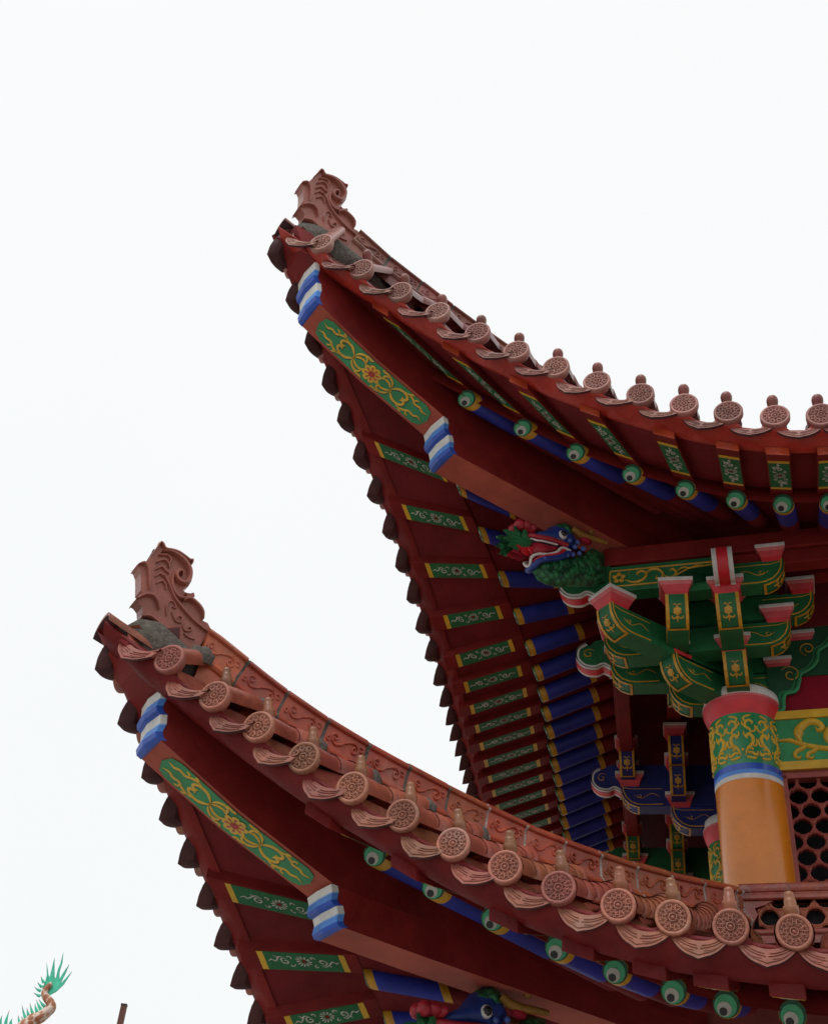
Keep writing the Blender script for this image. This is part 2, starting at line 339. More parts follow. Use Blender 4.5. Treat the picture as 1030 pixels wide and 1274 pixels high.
L.ez = [2.8368, 2.7094, 2.582, 2.4547, 2.3273, 2.2028, 2.0866, 1.9825, 1.8933, 1.8142, 1.7558, 1.7221, 1.6993, 1.6872, 1.6857, 1.6855]
U.to = [(.61, -.02), (1.1, .65), (1.46, 1.108), (1.795, 1.535), (2.145, 1.97), (2.47, 2.40), (2.78, 2.765), (3.06, 3.04), (3.35, 3.335), (9, 8.985)]
L.to = [(.453, -.16), (.883, .44), (1.17, .795), (1.455, 1.20), (1.75, 1.636), (2.006, 1.94), (2.26, 2.225), (2.48, 2.46), (2.755, 2.745), (9, 8.99)]
U.din, L.din = 2.11, 1.60
U.tin = [(.61, 1.92), (1.1, 2.22), (1.46, 2.385), (1.795, 2.48), (2.145, 2.60), (2.47, 2.73), (2.78, 2.93), (3.06, 3.12), (3.35, 3.36), (9, 9.01)]
U.zi = [(.61, 5.74), (1.1, 5.66), (1.46, 5.60), (1.795, 5.56), (2.145, 5.53), (2.47, 5.49), (2.78, 5.41), (3.06, 5.33), (3.35, 5.275), (3.7, 5.26), (9, 5.26)]
L.tin = [(.453, 1.46), (.883, 1.62), (1.17, 1.75), (1.455, 1.88), (1.75, 2.03), (2.006, 2.19), (2.26, 2.37), (2.48, 2.54), (2.755, 2.77), (9, 9.01)]
L.zi = [(.453, 2.36), (.883, 2.28), (1.17, 2.20), (1.455, 2.11), (1.75, 2.06), (2.006, 2.03), (2.26, 2.0), (2.48, 1.985), (2.755, 1.975), (9, 1.975)]
U.hip, L.hip = .61, .453
U.t0, L.t0 = -.05, -.30
U.top = [(-.1, 7.02), (.3, 7.16), (.496, 7.11), (.747, 7.005), (1.005, 6.935), (1.365, 6.84), (1.754, 6.755), (2.2, 6.71), (3.0, 6.74), (3.8, 6.9), (4.6, 7.15)]
L.top = [(-.4, 3.42), (.056, 3.40), (.408, 3.265), (.51, 3.23), (.766, 3.158), (1.024, 3.105), (1.285, 3.063), (1.525, 3.028), (1.824, 2.992), (2.16, 2.962), (2.507, 2.955), (2.867, 2.965), (3.244, 2.995), (3.68, 3.052), (4.2, 3.10)]
RH = 0.30                                           # ridge height
U.tmax = {1: 4.6, -1: 9.5}; L.tmax = {1: 4.6, -1: 9.5}
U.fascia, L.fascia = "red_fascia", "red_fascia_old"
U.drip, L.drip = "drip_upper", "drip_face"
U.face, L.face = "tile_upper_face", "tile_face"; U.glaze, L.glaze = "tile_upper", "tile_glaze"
def zhip(r, y): return lin(r.top, y)-RH
def edge(r, s, t, dd=0.0, dz=0.0): return P(s, t, crv(r.y, t)+dd, crv(r.z, t)+dz)
def eye(r, s, t, dd=0.0, dz=0.0): return P(s, t, crv(r.ey, t)+dd, crv(r.ez, t)+dz)
def zinner(r, te): return lin(r.zi, te)
def inner(r, s, te, dz=0.0): return P(s, lin(r.tin, te), r.din, zinner(r, te)+dz)

ground = MB(); ground.add([(-900, -900, GROUND), (900, -900, GROUND), (900, 900, GROUND), (-900, 900, GROUND)], [[0, 1, 2, 3]], "ground_paving")
g = ground.build("ground", None, origin=(0, 0, GROUND)); g["kind"] = "structure"; g["label"] = "pale grey paved ground round the pavilion"

pav = empty("temple_pavilion", (0, 3.96, GROUND), "red and green painted pavilion corner with two tiers of upturned tiled eaves", "pavilion")

# ------------------------------------------------------------------ tile prototypes (local: x along eave, y inward, z up)
PROTO = {}
def use(key, maker, mw, parent):
    if key not in PROTO:
        mb, name, bev = maker(); ob = mb.build(name, None, bev, origin=(0, 0, 0)); attach(ob, parent, mw); PROTO[key] = ob; return ob
    return copy_to(PROTO[key], mw, parent)

def mk_disc(face, glaze, R_=.086):
    def f():
        m = MB(); o = (0, 0, 0); X, Y, Z = (1, 0, 0), (0, 0, 1), (0, -1, 0)
        k = R_/.086
        prof = [(.070, -.05), (R_, -.02), (R_, .012), (R_-.004, .018), (.071*k, .018), (.067*k, .010)]
        m.lathe(prof, o, X, Y, Z, 40, [face]*1)
        ring = [(.067*k, .010), (.0, .010)]
        m.lathe(ring, o, X, Y, Z, 40, "tile_recess")
        fn = lambda u, v, h: (u*k, -(.0095+h), v*k)
        for q in range(8):
            a = q*math.pi/4+math.pi/8; ca, sa = math.cos(a), math.sin(a)
            def rot(p): return [(x*ca-y*sa, x*sa+y*ca) for x, y in p]
            for sg in (1, -1):
                m.ribbon(rot([(x, y*sg) for x, y in smooth([(.022, .002), (.034, .004), (.048, .010), (.058, .013), (.062, .007), (.056, .004), (.051, .007)], 4)]), .0060, fn, .007, face)
            m.ribbon(rot([(.030, .0), (.040, .0), (.047, .0)]), .0055, fn, .006, face)
            a2 = math.pi/8; c2, s2 = math.cos(a2), math.sin(a2)
            def rot2(p): return rot([(x*c2-y*s2, x*s2+y*c2) for x, y in p])
            m.ribbon(rot2(spiral(.044, 0, .010, .003, 2.0, 1.0, 10)), .0055, fn, .006, face)
        m.ribbon([(.020*math.cos(a), .020*math.sin(a)) for a in [k2*math.pi/4 for k2 in range(9)]], .006, fn, .008, face, taper=False)
        m.lathe([(.009, .010), (.007, .018), (0, .021)], o, X, Y, Z, 10, face)
        return m, "tile_disc", 0
    return f
def mk_drip(face, glaze, tk=.014, kx=1.0, ex=2.3, ze=.002):
    def f():
        m = MB(); n = 16; top = []; bot = []; bk = 1.0 if tk < .03 else .74
        for i in range(n+1):
            q = -1+2*i/n; x = q*.114
            top.append((x, .048-.050*(1-q*q))); bot.append((x, ze-(.078+ze)*(1-abs(q)**ex)-.010*max(0, 1-abs(q)*5)))
        lean = lambda u, v, h: (u*kx, -h+.45*v*kx, v*kx)
        poly = [(x, y) for x, y in bot]+[(x, y) for x, y in top[::-1][1:-1]]
        # face as strips
        rows = [[lean(x, y, .006) for x, y in bot], [lean(x, y, .006) for x, y in top]]
        m.grid(rows, face, False)
        rows = [[lean(x*bk, y*bk, -tk) for x, y in top], [lean(x*bk, y*bk, -tk) for x, y in bot]]
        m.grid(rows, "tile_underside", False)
        m.grid([[lean(x*bk, y*bk, -tk) for x, y in bot], [lean(x*(.35*bk+.65), y*(.35*bk+.65), -tk*.72) for x, y in bot], [lean(x*(.08*bk+.92), y*(.08*bk+.92), -tk*.3) for x, y in bot], [lean(x, y, .006) for x, y in bot]], "tile_underside", True)  # bottom edge given the dark tone: backlit shade painted into the colour
        for k in (0, -1): m.grid([[lean(bot[k][0]*bk, bot[k][1]*bk, -tk), lean(*bot[k], .006)], [lean(top[k][0]*bk, top[k][1]*bk, -tk), lean(*top[k], .006)]], face, False)
        m.grid([[lean(x, y, .006) for x, y in top], [lean(x*bk, y*bk, -tk) for x, y in top]], face, True)
        fn = lambda u, v, h: lean(u, v, .005+h)
        m.ribbon([(x*.93, y*.86+.006) for x, y in bot[1:-1]], .005, fn, .005, face)
        for sg in (1, -1):
            m.ribbon(smooth([(sg*.005, -.038), (sg*.035, -.030), (sg*.065, -.016), (sg*.092, .004)], 4), .006, fn, .005, face)
            m.ribbon(smooth([(sg*.01, -.024), (sg*.04, -.016), (sg*.07, .0), (sg*.092, .020)], 4), .006, fn, .005, face)
            m.ribbon(smooth([(sg*.02, -.049), (sg*.055, -.040), (sg*.085, -.018)], 4), .005, fn, .004, face)
        # curved pan tile behind
        rows = []
        for k in range(4):
            yy = .008+k*.11; rows.append([(.114*q, yy-.002, .044-.058*(1-q*q)+yy*.34) for q in [-1+2*i/8 for i in range(9)]])
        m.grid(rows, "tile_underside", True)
        rows2 = [[(x, y, z+.012) for x, y, z in r] for r in rows]; m.grid(rows2[::-1], glaze, True)
        m.grid([rows[0], rows2[0]], face, False)
        return m, "drip_tile", 0
    return f
def mk_nail():
    m = MB()
    q = .80; m.lathe([(a*q*1.04, b*q) for a, b in ((.036, -.03), (.038, .018), (.0365, .040), (.036, .0405), (.0305, .042), (.030, .0425), (.0285, .070), (.028, .0705), (.0255, .0715), (.024, .095), (.020, .106), (.011, .112), (0, .113))], (0, 0, 0), (1, 0, 0), (0, 1, 0), (0, 0, 1), 14, "nail_glaze")
    return m, "nail_cap", 0
def mk_nail_up():
    m = MB()
    m.lathe([(.030, -.05), (.031, .03), (.034, .045), (.035, .062), (.030, .080), (.018, .092), (0, .096)], (0, 0, 0), (1, 0, 0), (0, 1, 0), (0, 0, 1), 14, "tile_upper")
    return m, "nail_cap", 0

def tube_end(r, t):
    # where a run of round tiles meets the hip ridge or the wall: depth, height
    wall = 2.68 if r is L else 3.6; dz = 0.0
    y = t/CA
    if t*TA-.13 < wall: return max(t*TA-.13, crv(r.y, t)+.10), zhip(r, max(y, -.2))+.06
    yw = wall/SA; k = max(0.0, min(1.0, (t-2.25)/.35)) if r is L else 0
    return wall, zhip(r, yw)+.06-.13*k
def round_tile(r, s, t, jz, jt, nail=True):
    y0, z0 = crv(r.y, t), crv(r.z, t)+jz
    d1, z1 = tube_end(r, t)
    m = MB(); ln = max(d1-y0, .12); z1 = max(z1, z0+ln*.25)
    nseg = max(1, int(ln/.26)); path = []
    rows = []; na = 11
    X = D[s]*s
    for k in range(nseg):
        for q, rad in ((0.0, .078), (.93, .072), (1.0, .070)):
            f = (k+q)/nseg; f2 = f
            dep = y0+.005+f*ln; z = z0+(z1-z0)*(f*.82+.18*f*f)
            c = P(s, t, dep, z)
            rows.append([c+(X*math.cos(a)+ZV*math.sin(a))*rad for a in [math.pi*(-.12+1.24*i/(na-1)) for i in range(na)]])
    m.grid(rows, r.glaze, True)
    if r is L:
        # mortar squeezed out where the run meets the hip ridge
        c = P(s, t, d1-.02, z1-(.0 if t < .2 else .025)); X2 = (D[s]*s); mt = "mortar" if t < 1.25 else "ridge_red"
        if t > 1.9: c = c-ZV*.05
        rows = []
        for o, k in ((-.055, .55), (-.035, 1.06), (-.005, 1.16), (.05, 1.12)):
            rows.append([c+N[s]*(o+.02*random.random())+ZV*(o*.4)+(X2*math.cos(a)+ZV*math.sin(a))*.072*k*(1+.16*random.random()) for a in [math.pi*(-.1+1.2*i/12) for i in range(13)]])
        m.grid(rows, mt, True)
        # dark joints round the tile
        for k in range(1, nseg):
            dep = y0+.005+k/nseg*ln; f = k/nseg; z = z0+(z1-z0)*(f*.82+.18*f*f); c = P(s, t, dep-.004, z)
            m.grid([[c+N[s]*o+(X*math.cos(a)+ZV*math.sin(a))*.0795 for a in [math.pi*(-.05+1.1*i/(na-1)) for i in range(na)]] for o in (0, .010)], "tile_underside", True)
    ob = m.build("round_tile", pav)
    mw = fr(s, P(s, t, y0, z0), jt) @ Matrix.Rotation(random.uniform(-.18, .18), 4, 'Y') @ Matrix.Scale((.92-.035*max(0, t)) if r is L else 1.0, 4)
    use("disc"+r.face, mk_disc(r.face, r.glaze), mw, ob)
    if nail:
        sl = math.atan2(z1-z0, ln)
        mw = fr(s, P(s, t, y0+.085, z0+.085*(z1-z0)/ln+.075), sl*.9+random.uniform(-.08, .08)) @ Matrix.Rotation(random.uniform(-.08, .08), 4, 'Y')
        if r is L: use("nailL", mk_nail, mw, ob)
        else: use("nailU", mk_nail_up, mw, ob)
    return ob
def drip(r, s, t, tilt):
    y0, z0 = crv(r.y, t)+.012, crv(r.z, t)
    dz = (crv(r.z, t+.05)-crv(r.z, t-.05))/.1
    mw = fr(s, P(s, t, y0, z0), R(random.uniform(-5, 5))) @ Matrix.Rotation(-math.atan(dz)*s*.95+random.uniform(-.06, .06), 4, 'Y')
    return use("drip"+r.face+str(s), mk_drip(r.drip, r.glaze, kx=1.06 if r is U else .96) if s == 1 else mk_drip(r.drip, r.glaze, .060, 1.14 if r is U else 1.0, 2.0, .024), mw, pav)

# measured tile positions along the eaves
U.f_d = [.2542, .5357, .7935, 1.0409, 1.2969, 1.541, 1.7859, 2.0324, 2.29, 2.5428, 2.7946, 3.0559, 3.3115, 3.565, 3.82]
U.f_p = [.109, .3652, .6248, .8824, 1.1372, 1.3879, 1.6298, 1.8849, 2.1252, 2.3812, 2.6426, 2.9116, 3.1756, 3.43, 3.69]
U.l_p = [.0478, .2967, .5418, .775, 1.0, 1.2385, 1.4783, 1.7291, 1.9752, 2.2236, 2.4759, 2.733, 2.9878, 3.2478, 3.5078, 3.7686, 4.0256, 4.2791, 4.5306, 4.78, 5.03]
L.f_d = [.0545, .2973, .5199, .7452, .9777, 1.2103, 1.4369, 1.66, 1.8829, 2.1235, 2.3379, 2.5591, 2.7972, 3.03, 3.26]
L.f_p = [-.1178, .144, .3743, .5969, .8403, 1.07, 1.2989, 1.5226, 1.7476, 1.9798, 2.2095, 2.4346, 2.689, 2.91, 3.14]
L.l_p = [-.166, .0734, .3072, .5127, .7234, .9551, 1.1869, 1.4272, 1.6774, 1.91, 2.14]
for r, dz in ((U, .1025), (L, .0709)):
    while r.f_d[-1] < 4.3: r.f_d.append(r.f_d[-1]+.252); r.f_p.append(r.f_p[-1]+.252)
    r.l_d = [(a+b)/2 for a, b in zip(r.l_p, r.l_p[1:])]
    for s, ds, ps in ((1, r.f_d, r.f_p), (-1, r.l_d, r.l_p)):
        for i, t in enumerate(ds): round_tile(r, s, t, dz+random.uniform(-.004, .004), R(random.uniform(-3, 5)), nail=(i > 0))
        for t in ps: drip(r, s, t, 0)

# ------------------------------------------------------------------ roof slopes, fascia, soffits
def tsamp(t0, t1, n): return [t0+(t1-t0)*i/n for i in range(n+1)]
for r in (U, L):
    for s in (1, -1):
        m = MB(); rows = []
        for t in tsamp(r.t0, r.tmax[s], 44):
            y0, z0 = crv(r.y, t)+.07, crv(r.z, t)+(-.005+.06*max(0, 1-t/1.1) if r is U else .015)
            d1, z1 = tube_end(r, t); d1 = max(d1+.13, y0+.06); z1 = max(z1-.06, z0+.02)
            rows.append([P(s, t, y0+(d1-y0)*q, z0+(z1-z0)*(q*.82+.18*q*q)) for q in [i/5 for i in range(6)]])
        m.grid(rows if s == 1 else rows[::-1], r.glaze, True)
        m.build("roof_slope", pav)
        # fascia board under the drip tiles: wavy rendered top, square lower edge
        m = MB(); ts = tsamp(r.t0, r.tmax[s], 300); prof = []
        per = r.f_p if s == 1 else r.l_p
        for t in ts:
            nearest = min(abs(t-q) for q in per); lo_ = (-.050 if s == 1 else -.012) if r is L else 0.0; wav = .020*math.cos(min(nearest, .125)/.125*math.pi)
            p = [edge(r, s, t, .050, .060), edge(r, s, t, .022, .030), edge(r, s, t, .028, .002+lo_), edge(r, s, t, .060, -.026-wav*.45+lo_), edge(r, s, t, .105, -.044-wav*.25+lo_), edge(r, s, t, .125, -.052+lo_), edge(r, s, t, .16, -.040+lo_)]
            top_ = .006+.085*min(1, max(0, (nearest-.05)/.06))*(t > per[0]); p = [edge(r, s, t, .030, top_+.02), edge(r, s, t, .012, top_), edge(r, s, t, .014, .004)]+p[2:]
            prof.append(p)
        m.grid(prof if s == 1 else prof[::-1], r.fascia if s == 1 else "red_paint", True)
        m.build("fascia_board", pav)
        # boarded soffit over the flying rafters, closing board, soffit over the round rafters
        m = MB(); rows = []; rows2 = []; rows3 = []
        for te in [r.hip+(r.tmax[s]-r.hip)*(i/60)**1.15 for i in range(61)]:
            to = lin(r.to, te); a = edge(r, s, to, .13, -.036 if r is U else (-.084 if s == 1 else -.048)); b = eye(r, s, te, .012, .128)
            rows.append([a+(b-a)*q for q in (0, .25, .5, .75, 1)])
            rows3.append([eye(r, s, te, -.006, .006), eye(r, s, te, -.006, .135), eye(r, s, te, .05, .15)])
            fl = .046 if r is U else .010; c = eye(r, s, te, -.010, fl); d = inner(r, s, te, fl-.006); e = P(s, max(lin(r.tin, te), (r.din+.95)/TA), r.din+.95, r.zi[-1][1]+.40)
            rows2.append([c+(d-c)*q for q in (0, .33, .66, 1)]+[e])
        o = 1 if s == 1 else -1
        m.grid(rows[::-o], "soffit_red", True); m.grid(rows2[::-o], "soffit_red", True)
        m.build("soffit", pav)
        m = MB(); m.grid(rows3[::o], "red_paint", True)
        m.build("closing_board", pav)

# ------------------------------------------------------------------ rafters
def white_scroll(m, fn, k=1.0):
    # rosette with a scroll on each side: u along the panel (+-.19), v across (+-.06)
    for q in range(12):
        a = q*math.pi/6; m.blob([(math.cos(a+d)*rr, math.sin(a+d)*rr) for rr, d in ((.013, 0), (.026, -.16), (.036, -.10), (.038, 0), (.036, .10), (.026, .16))], fn, .0024, "white_scroll")
    m.blob([(.011*math.cos(a), .011*math.sin(a)) for a in [q*math.pi/5 for q in range(10)]], fn, .0030, "red_paint")
    for sg in (1, -1):
        ms = lambda p: [(sg*x, sg*y) for x, y in p]
        m.ribbon(ms(spiral(.088, -.002, .005, .024, 0.5, 1.25, 16)), .0085, fn, .0024, "white_scroll")
        m.ribbon(ms(smooth([(.078, .020), (.10, .030), (.118, .016), (.128, .0), (.140, -.006), (.150, .004), (.160, .0), (.172, -.008)], 4)), .0075, fn, .0024, "white_scroll")
        m.ribbon(ms(spiral(.056, -.026, .011, .009, 2.2, .72, 8)), .0075, fn, .0024, "white_scroll")
        m.ribbon(ms(spiral(.058, .028, .010, .008, 4.6, -.72, 8)), .0070, fn, .0024, "white_scroll")
        m.ribbon(ms([(.112, .012), (.122, .026), (.128, .036)]), .007, fn, .0024, "white_scroll")
def flying_rafter(r, s, te):
    to = lin(r.to, te); dt = .02
    O = edge(r, s, to, .105, -.106 if r is U else (-.150 if s == 1 else -.112)); I = eye(r, s, te, -.004, .070)
    lat = (edge(r, s, to+dt, 0, 0)-edge(r, s, to-dt, 0, 0)).normalized()*.068
    lat2 = (eye(r, s, te+dt, 0, 0)-eye(r, s, te-dt, 0, 0)).normalized()*.068
    u = (I-O); nrm = u.cross(lat).normalized()
    if nrm.z < 0: nrm = -nrm
    h = .062
    m = MB(); p = [O-lat, O+lat, I+lat2, I-lat2]; q = [x+ZV*h for x in p]
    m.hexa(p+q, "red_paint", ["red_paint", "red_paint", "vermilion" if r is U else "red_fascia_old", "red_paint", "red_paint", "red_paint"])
    ob = m.build("flying_rafter", pav, bevel=.004)
    # painted panel on the underside
    m = MB(); ul = u.length; a, b = .098/ul*1.0, 1-.11/ul
    def fn(f, v, hh): 
        c = O+u*f; l = lat+(lat2-lat)*f
        return c+l*v-nrm*(.003+hh)
    va = .90; cuts = [a, a+.032/ul, b-.032/ul, b]; n_ = 2
    for k, mat in ((0, "yellow_paint"), (1, "green_paint"), (2, "yellow_paint")):
        f0, f1 = cuts[k], cuts[k+1]
        m.hexa([fn(f0, -va, 0), fn(f1, -va, 0), fn(f1, va, 0), fn(f0, va, 0), fn(f0, -va, -.002), fn(f1, -va, -.002), fn(f1, va, -.002), fn(f0, va, -.002)], mat)
    mid = (a+b)/2; pl = (b-a)*ul; kx = pl/.42
    ja, jb, jc, jd = random.uniform(-.05, .05), random.uniform(.90, 1.12), random.uniform(-.012, .012), random.uniform(-.004, .004)
    white_scroll(m, lambda x, y, hh: fn(mid+(x*(1+ja*.8)+jc*.5+.006*math.sin(y*60+ja*90))*kx/ul, (y*jb+x*ja+jd+.0025*math.sin(x*45+jc*500))/.068, hh))
    m.build("painted_panel", ob)
def round_rafter(r, s, te):
    c0 = eye(r, s, te); c1 = inner(r, s, te, 0); ax = c1-c0; X = D[s]*s; rad = .066 if r is U else .060; n = 20
    be = R(22); Yv = ZV*math.cos(be)-N[s]*math.sin(be); nd = N[s]*math.cos(be)+ZV*math.sin(be)
    m = MB(); ln = ax.length; blue = min(.42, ln*.62)
    st = [0, .012, .045, .05, blue, blue+.045, blue+.05, ln]; mats = ["gold_paint", "gold_paint", "gold_paint", "blue_rafter"]+(["gold_paint", "gold_paint"] if s == -1 else ["soffit_red"]*2)+["soffit_red"]
    rows = [[c0+ax*(q/ln)+(X*math.cos(a)+Yv*math.sin(a))*(rad if 0 < q else rad-.004) for a in [2*math.pi*k/n for k in range(n)]] for q in st]
    m.grid(rows, mats, True, cv=True)
    ob = m.build("round_rafter", pav)
    m = MB(); off = V((0, 0, 0)); o = c0-N[s]*.0
    q_ = rad/.066
    for k, (rr, sh, mat) in enumerate(((.064*q_, 0, "green_deep"), (.053*q_, .009*q_, "green_light"), (.034*q_, .026*q_, "white_scroll"), (.019*q_, .040*q_, "black_paint"))):
        c = o-nd*(.002+.0022*k)+Yv*(-sh*.82)-D[s]*(sh*.42)
        ring = [c+(X*math.cos(a)+Yv*math.sin(a))*rr for a in [2*math.pi*q/22 for q in range(22)]]
        back = [p+nd*.002 for p in ring]
        m.add(ring+[c], [[i, (i+1) % 22, 22] for i in range(22)], mat); m.grid([back, ring], mat, True, cv=True)
    m.build("rafter_end", ob)
U.te = [1.0983, 1.4598, 1.7948, 2.1448, 2.4729, 2.7804, 3.0642, 3.3454, 3.6388, 3.931, 4.2254, 4.5128, 4.784, 5.07, 5.36, 5.65, 5.94, 6.23, 6.52, 6.81, 7.1]
L.te = [.8832, 1.1728, 1.4552, 1.7493, 2.0062, 2.258, 2.4795, 2.7547, 3.0047, 3.27, 3.53, 3.79, 4.05, 4.31]
for r in (U, L):
    for s in (1, -1):
        for i, te in enumerate(r.te):
            if s == 1 and te > 4.4: continue
            if r is L and s == -1 and te > 3.3: continue
            if not (i == 0 and (s == -1 or r is L)): flying_rafter(r, s, te)
            round_rafter(r, s, te)
# ------------------------------------------------------------------ carved outlines in the diagonal plane (y, z)
CREST_LOW = {'outline': [(-0.33,3.309),(-0.327,3.341),(-0.338,3.374),(-0.362,3.392),(-0.382,3.396),(-0.374,3.419),(-0.357,3.442),(-0.354,3.453),(-0.368,3.463),(-0.381,3.522),(-0.392,3.563),(-0.409,3.588),(-0.423,3.601),(-0.412,3.621),(-0.391,3.631),(-0.382,3.639),(-0.365,3.689),(-0.345,3.753),(-0.335,3.786),(-0.32,3.782),(-0.301,3.762),(-0.261,3.771),(-0.226,3.773),(-0.188,3.763),(-0.159,3.753),(-0.144,3.759),(-0.141,3.738),(-0.148,3.729),(-0.131,3.705),(-0.119,3.67),(-0.119,3.636),(-0.128,3.598),(-0.146,3.571),(-0.152,3.561),(-0.133,3.553),(-0.108,3.561),(-0.091,3.574),(-0.081,3.553),(-0.092,3.541),(-0.06,3.527),(-0.031,3.504),(-0.017,3.471),(-0.009,3.429),(0.02,3.426),(0.037,3.407),(0.038,3.385),(-0.009,3.221),(-0.071,3.232),(-0.133,3.256),(-0.217,3.301),(-0.262,3.326),(-0.296,3.33)], 'curl': [(-0.317,3.732),(-0.257,3.751),(-0.194,3.736),(-0.15,3.696),(-0.136,3.648),(-0.152,3.601),(-0.187,3.598),(-0.21,3.621),(-0.205,3.653),(-0.182,3.657),(-0.18,3.634)], 'r1': [(-0.328,3.706),(-0.286,3.727),(-0.259,3.712),(-0.26,3.678)], 'r2': [(-0.331,3.655),(-0.301,3.689),(-0.268,3.684),(-0.255,3.653)], 'r3': [(-0.326,3.61),(-0.299,3.645),(-0.274,3.635),(-0.247,3.62)], 'r4': [(-0.318,3.568),(-0.295,3.601),(-0.273,3.592)], 'r5': [(-0.302,3.532),(-0.277,3.562),(-0.25,3.549),(-0.244,3.519)], 'stem': [(-0.274,3.598),(-0.229,3.552),(-0.187,3.493),(-0.123,3.443),(-0.05,3.399),(0.03,3.366)], 'stem2': [(-0.229,3.632),(-0.218,3.557),(-0.172,3.506),(-0.125,3.517),(-0.139,3.541)], 'back': [(-0.144,3.486),(-0.111,3.519),(-0.061,3.504),(-0.026,3.473),(-0.012,3.428)], 's1': [(-0.204,3.37),(-0.217,3.421),(-0.206,3.465),(-0.179,3.461),(-0.168,3.437),(-0.188,3.434)], 's2': [(-0.184,3.404),(-0.155,3.366),(-0.126,3.364),(-0.122,3.393),(-0.14,3.399),(-0.147,3.375)], 's3': [(-0.111,3.36),(-0.093,3.329),(-0.063,3.339),(-0.062,3.359),(-0.078,3.353)], 's4': [(-0.094,3.31),(-0.063,3.298),(-0.029,3.3)], 'fin1': [(-0.419,3.603),(-0.389,3.624),(-0.364,3.602),(-0.342,3.546),(-0.329,3.481)], 'fin2': [(-0.377,3.4),(-0.345,3.441),(-0.303,3.454),(-0.269,3.43),(-0.253,3.386)], 'edge': [(-0.327,3.316),(-0.281,3.336),(-0.218,3.307),(-0.141,3.265),(-0.073,3.241)]}
CREST_UP = {'outline': [(0.037,6.888),(0.045,6.932),(0.036,6.975),(0.009,6.996),(-0.015,6.997),(-0.002,7.029),(0.021,7.064),(0.025,7.079),(0.01,7.09),(0.002,7.167),(-0.007,7.22),(-0.025,7.251),(-0.039,7.267),(-0.023,7.296),(0.002,7.312),(0.014,7.325),(0.04,7.394),(0.071,7.483),(0.087,7.53),(0.105,7.527),(0.124,7.502),(0.173,7.521),(0.216,7.528),(0.26,7.521),(0.293,7.512),(0.311,7.521),(0.313,7.494),(0.303,7.482),(0.321,7.451),(0.331,7.406),(0.327,7.361),(0.311,7.308),(0.287,7.268),(0.278,7.254),(0.3,7.247),(0.331,7.261),(0.353,7.282),(0.362,7.255),(0.348,7.236),(0.385,7.223),(0.416,7.195),(0.429,7.153),(0.434,7.099),(0.468,7.098),(0.486,7.076),(0.484,7.046),(0.409,6.819),(0.337,6.825),(0.266,6.847),(0.171,6.895),(0.12,6.921),(0.08,6.921)], 'curl': [(0.103,7.46),(0.177,7.494),(0.249,7.484),(0.298,7.436),(0.308,7.374),(0.283,7.308),(0.242,7.299),(0.217,7.326),(0.226,7.37),(0.254,7.379),(0.254,7.349)], 'r1': [(0.086,7.423),(0.138,7.457),(0.169,7.441),(0.163,7.395)], 'r2': [(0.077,7.353),(0.116,7.404),(0.155,7.403),(0.167,7.363)], 'r3': [(0.077,7.294),(0.113,7.344),(0.142,7.335),(0.172,7.319)], 'r4': [(0.082,7.238),(0.113,7.287),(0.139,7.277)], 'r5': [(0.097,7.193),(0.13,7.237),(0.16,7.224),(0.164,7.184)], 'stem': [(0.138,7.285),(0.186,7.231),(0.23,7.158),(0.299,7.101),(0.381,7.051),(0.473,7.019)], 'stem2': [(0.195,7.338),(0.199,7.239),(0.248,7.177),(0.306,7.2),(0.292,7.229)], 'back': [(0.279,7.155),(0.323,7.204),(0.381,7.191),(0.419,7.156),(0.43,7.096)], 's1': [(0.194,6.989),(0.185,7.057),(0.203,7.117),(0.235,7.115),(0.245,7.085),(0.221,7.079)], 's2': [(0.223,7.039),(0.252,6.991),(0.287,6.994),(0.295,7.033),(0.275,7.039),(0.262,7.005)], 's3': [(0.304,6.99),(0.322,6.952),(0.359,6.969),(0.363,6.996),(0.343,6.987)], 's4': [(0.318,6.926),(0.354,6.914),(0.395,6.922)], 'fin1': [(-0.034,7.27),(0.003,7.302),(0.031,7.277),(0.05,7.206),(0.058,7.119)], 'fin2': [(-0.009,7.003),(0.034,7.064),(0.086,7.087),(0.124,7.061),(0.137,7.004)], 'edge': [(0.042,6.899),(0.099,6.932),(0.17,6.903),(0.257,6.858),(0.335,6.836)]}
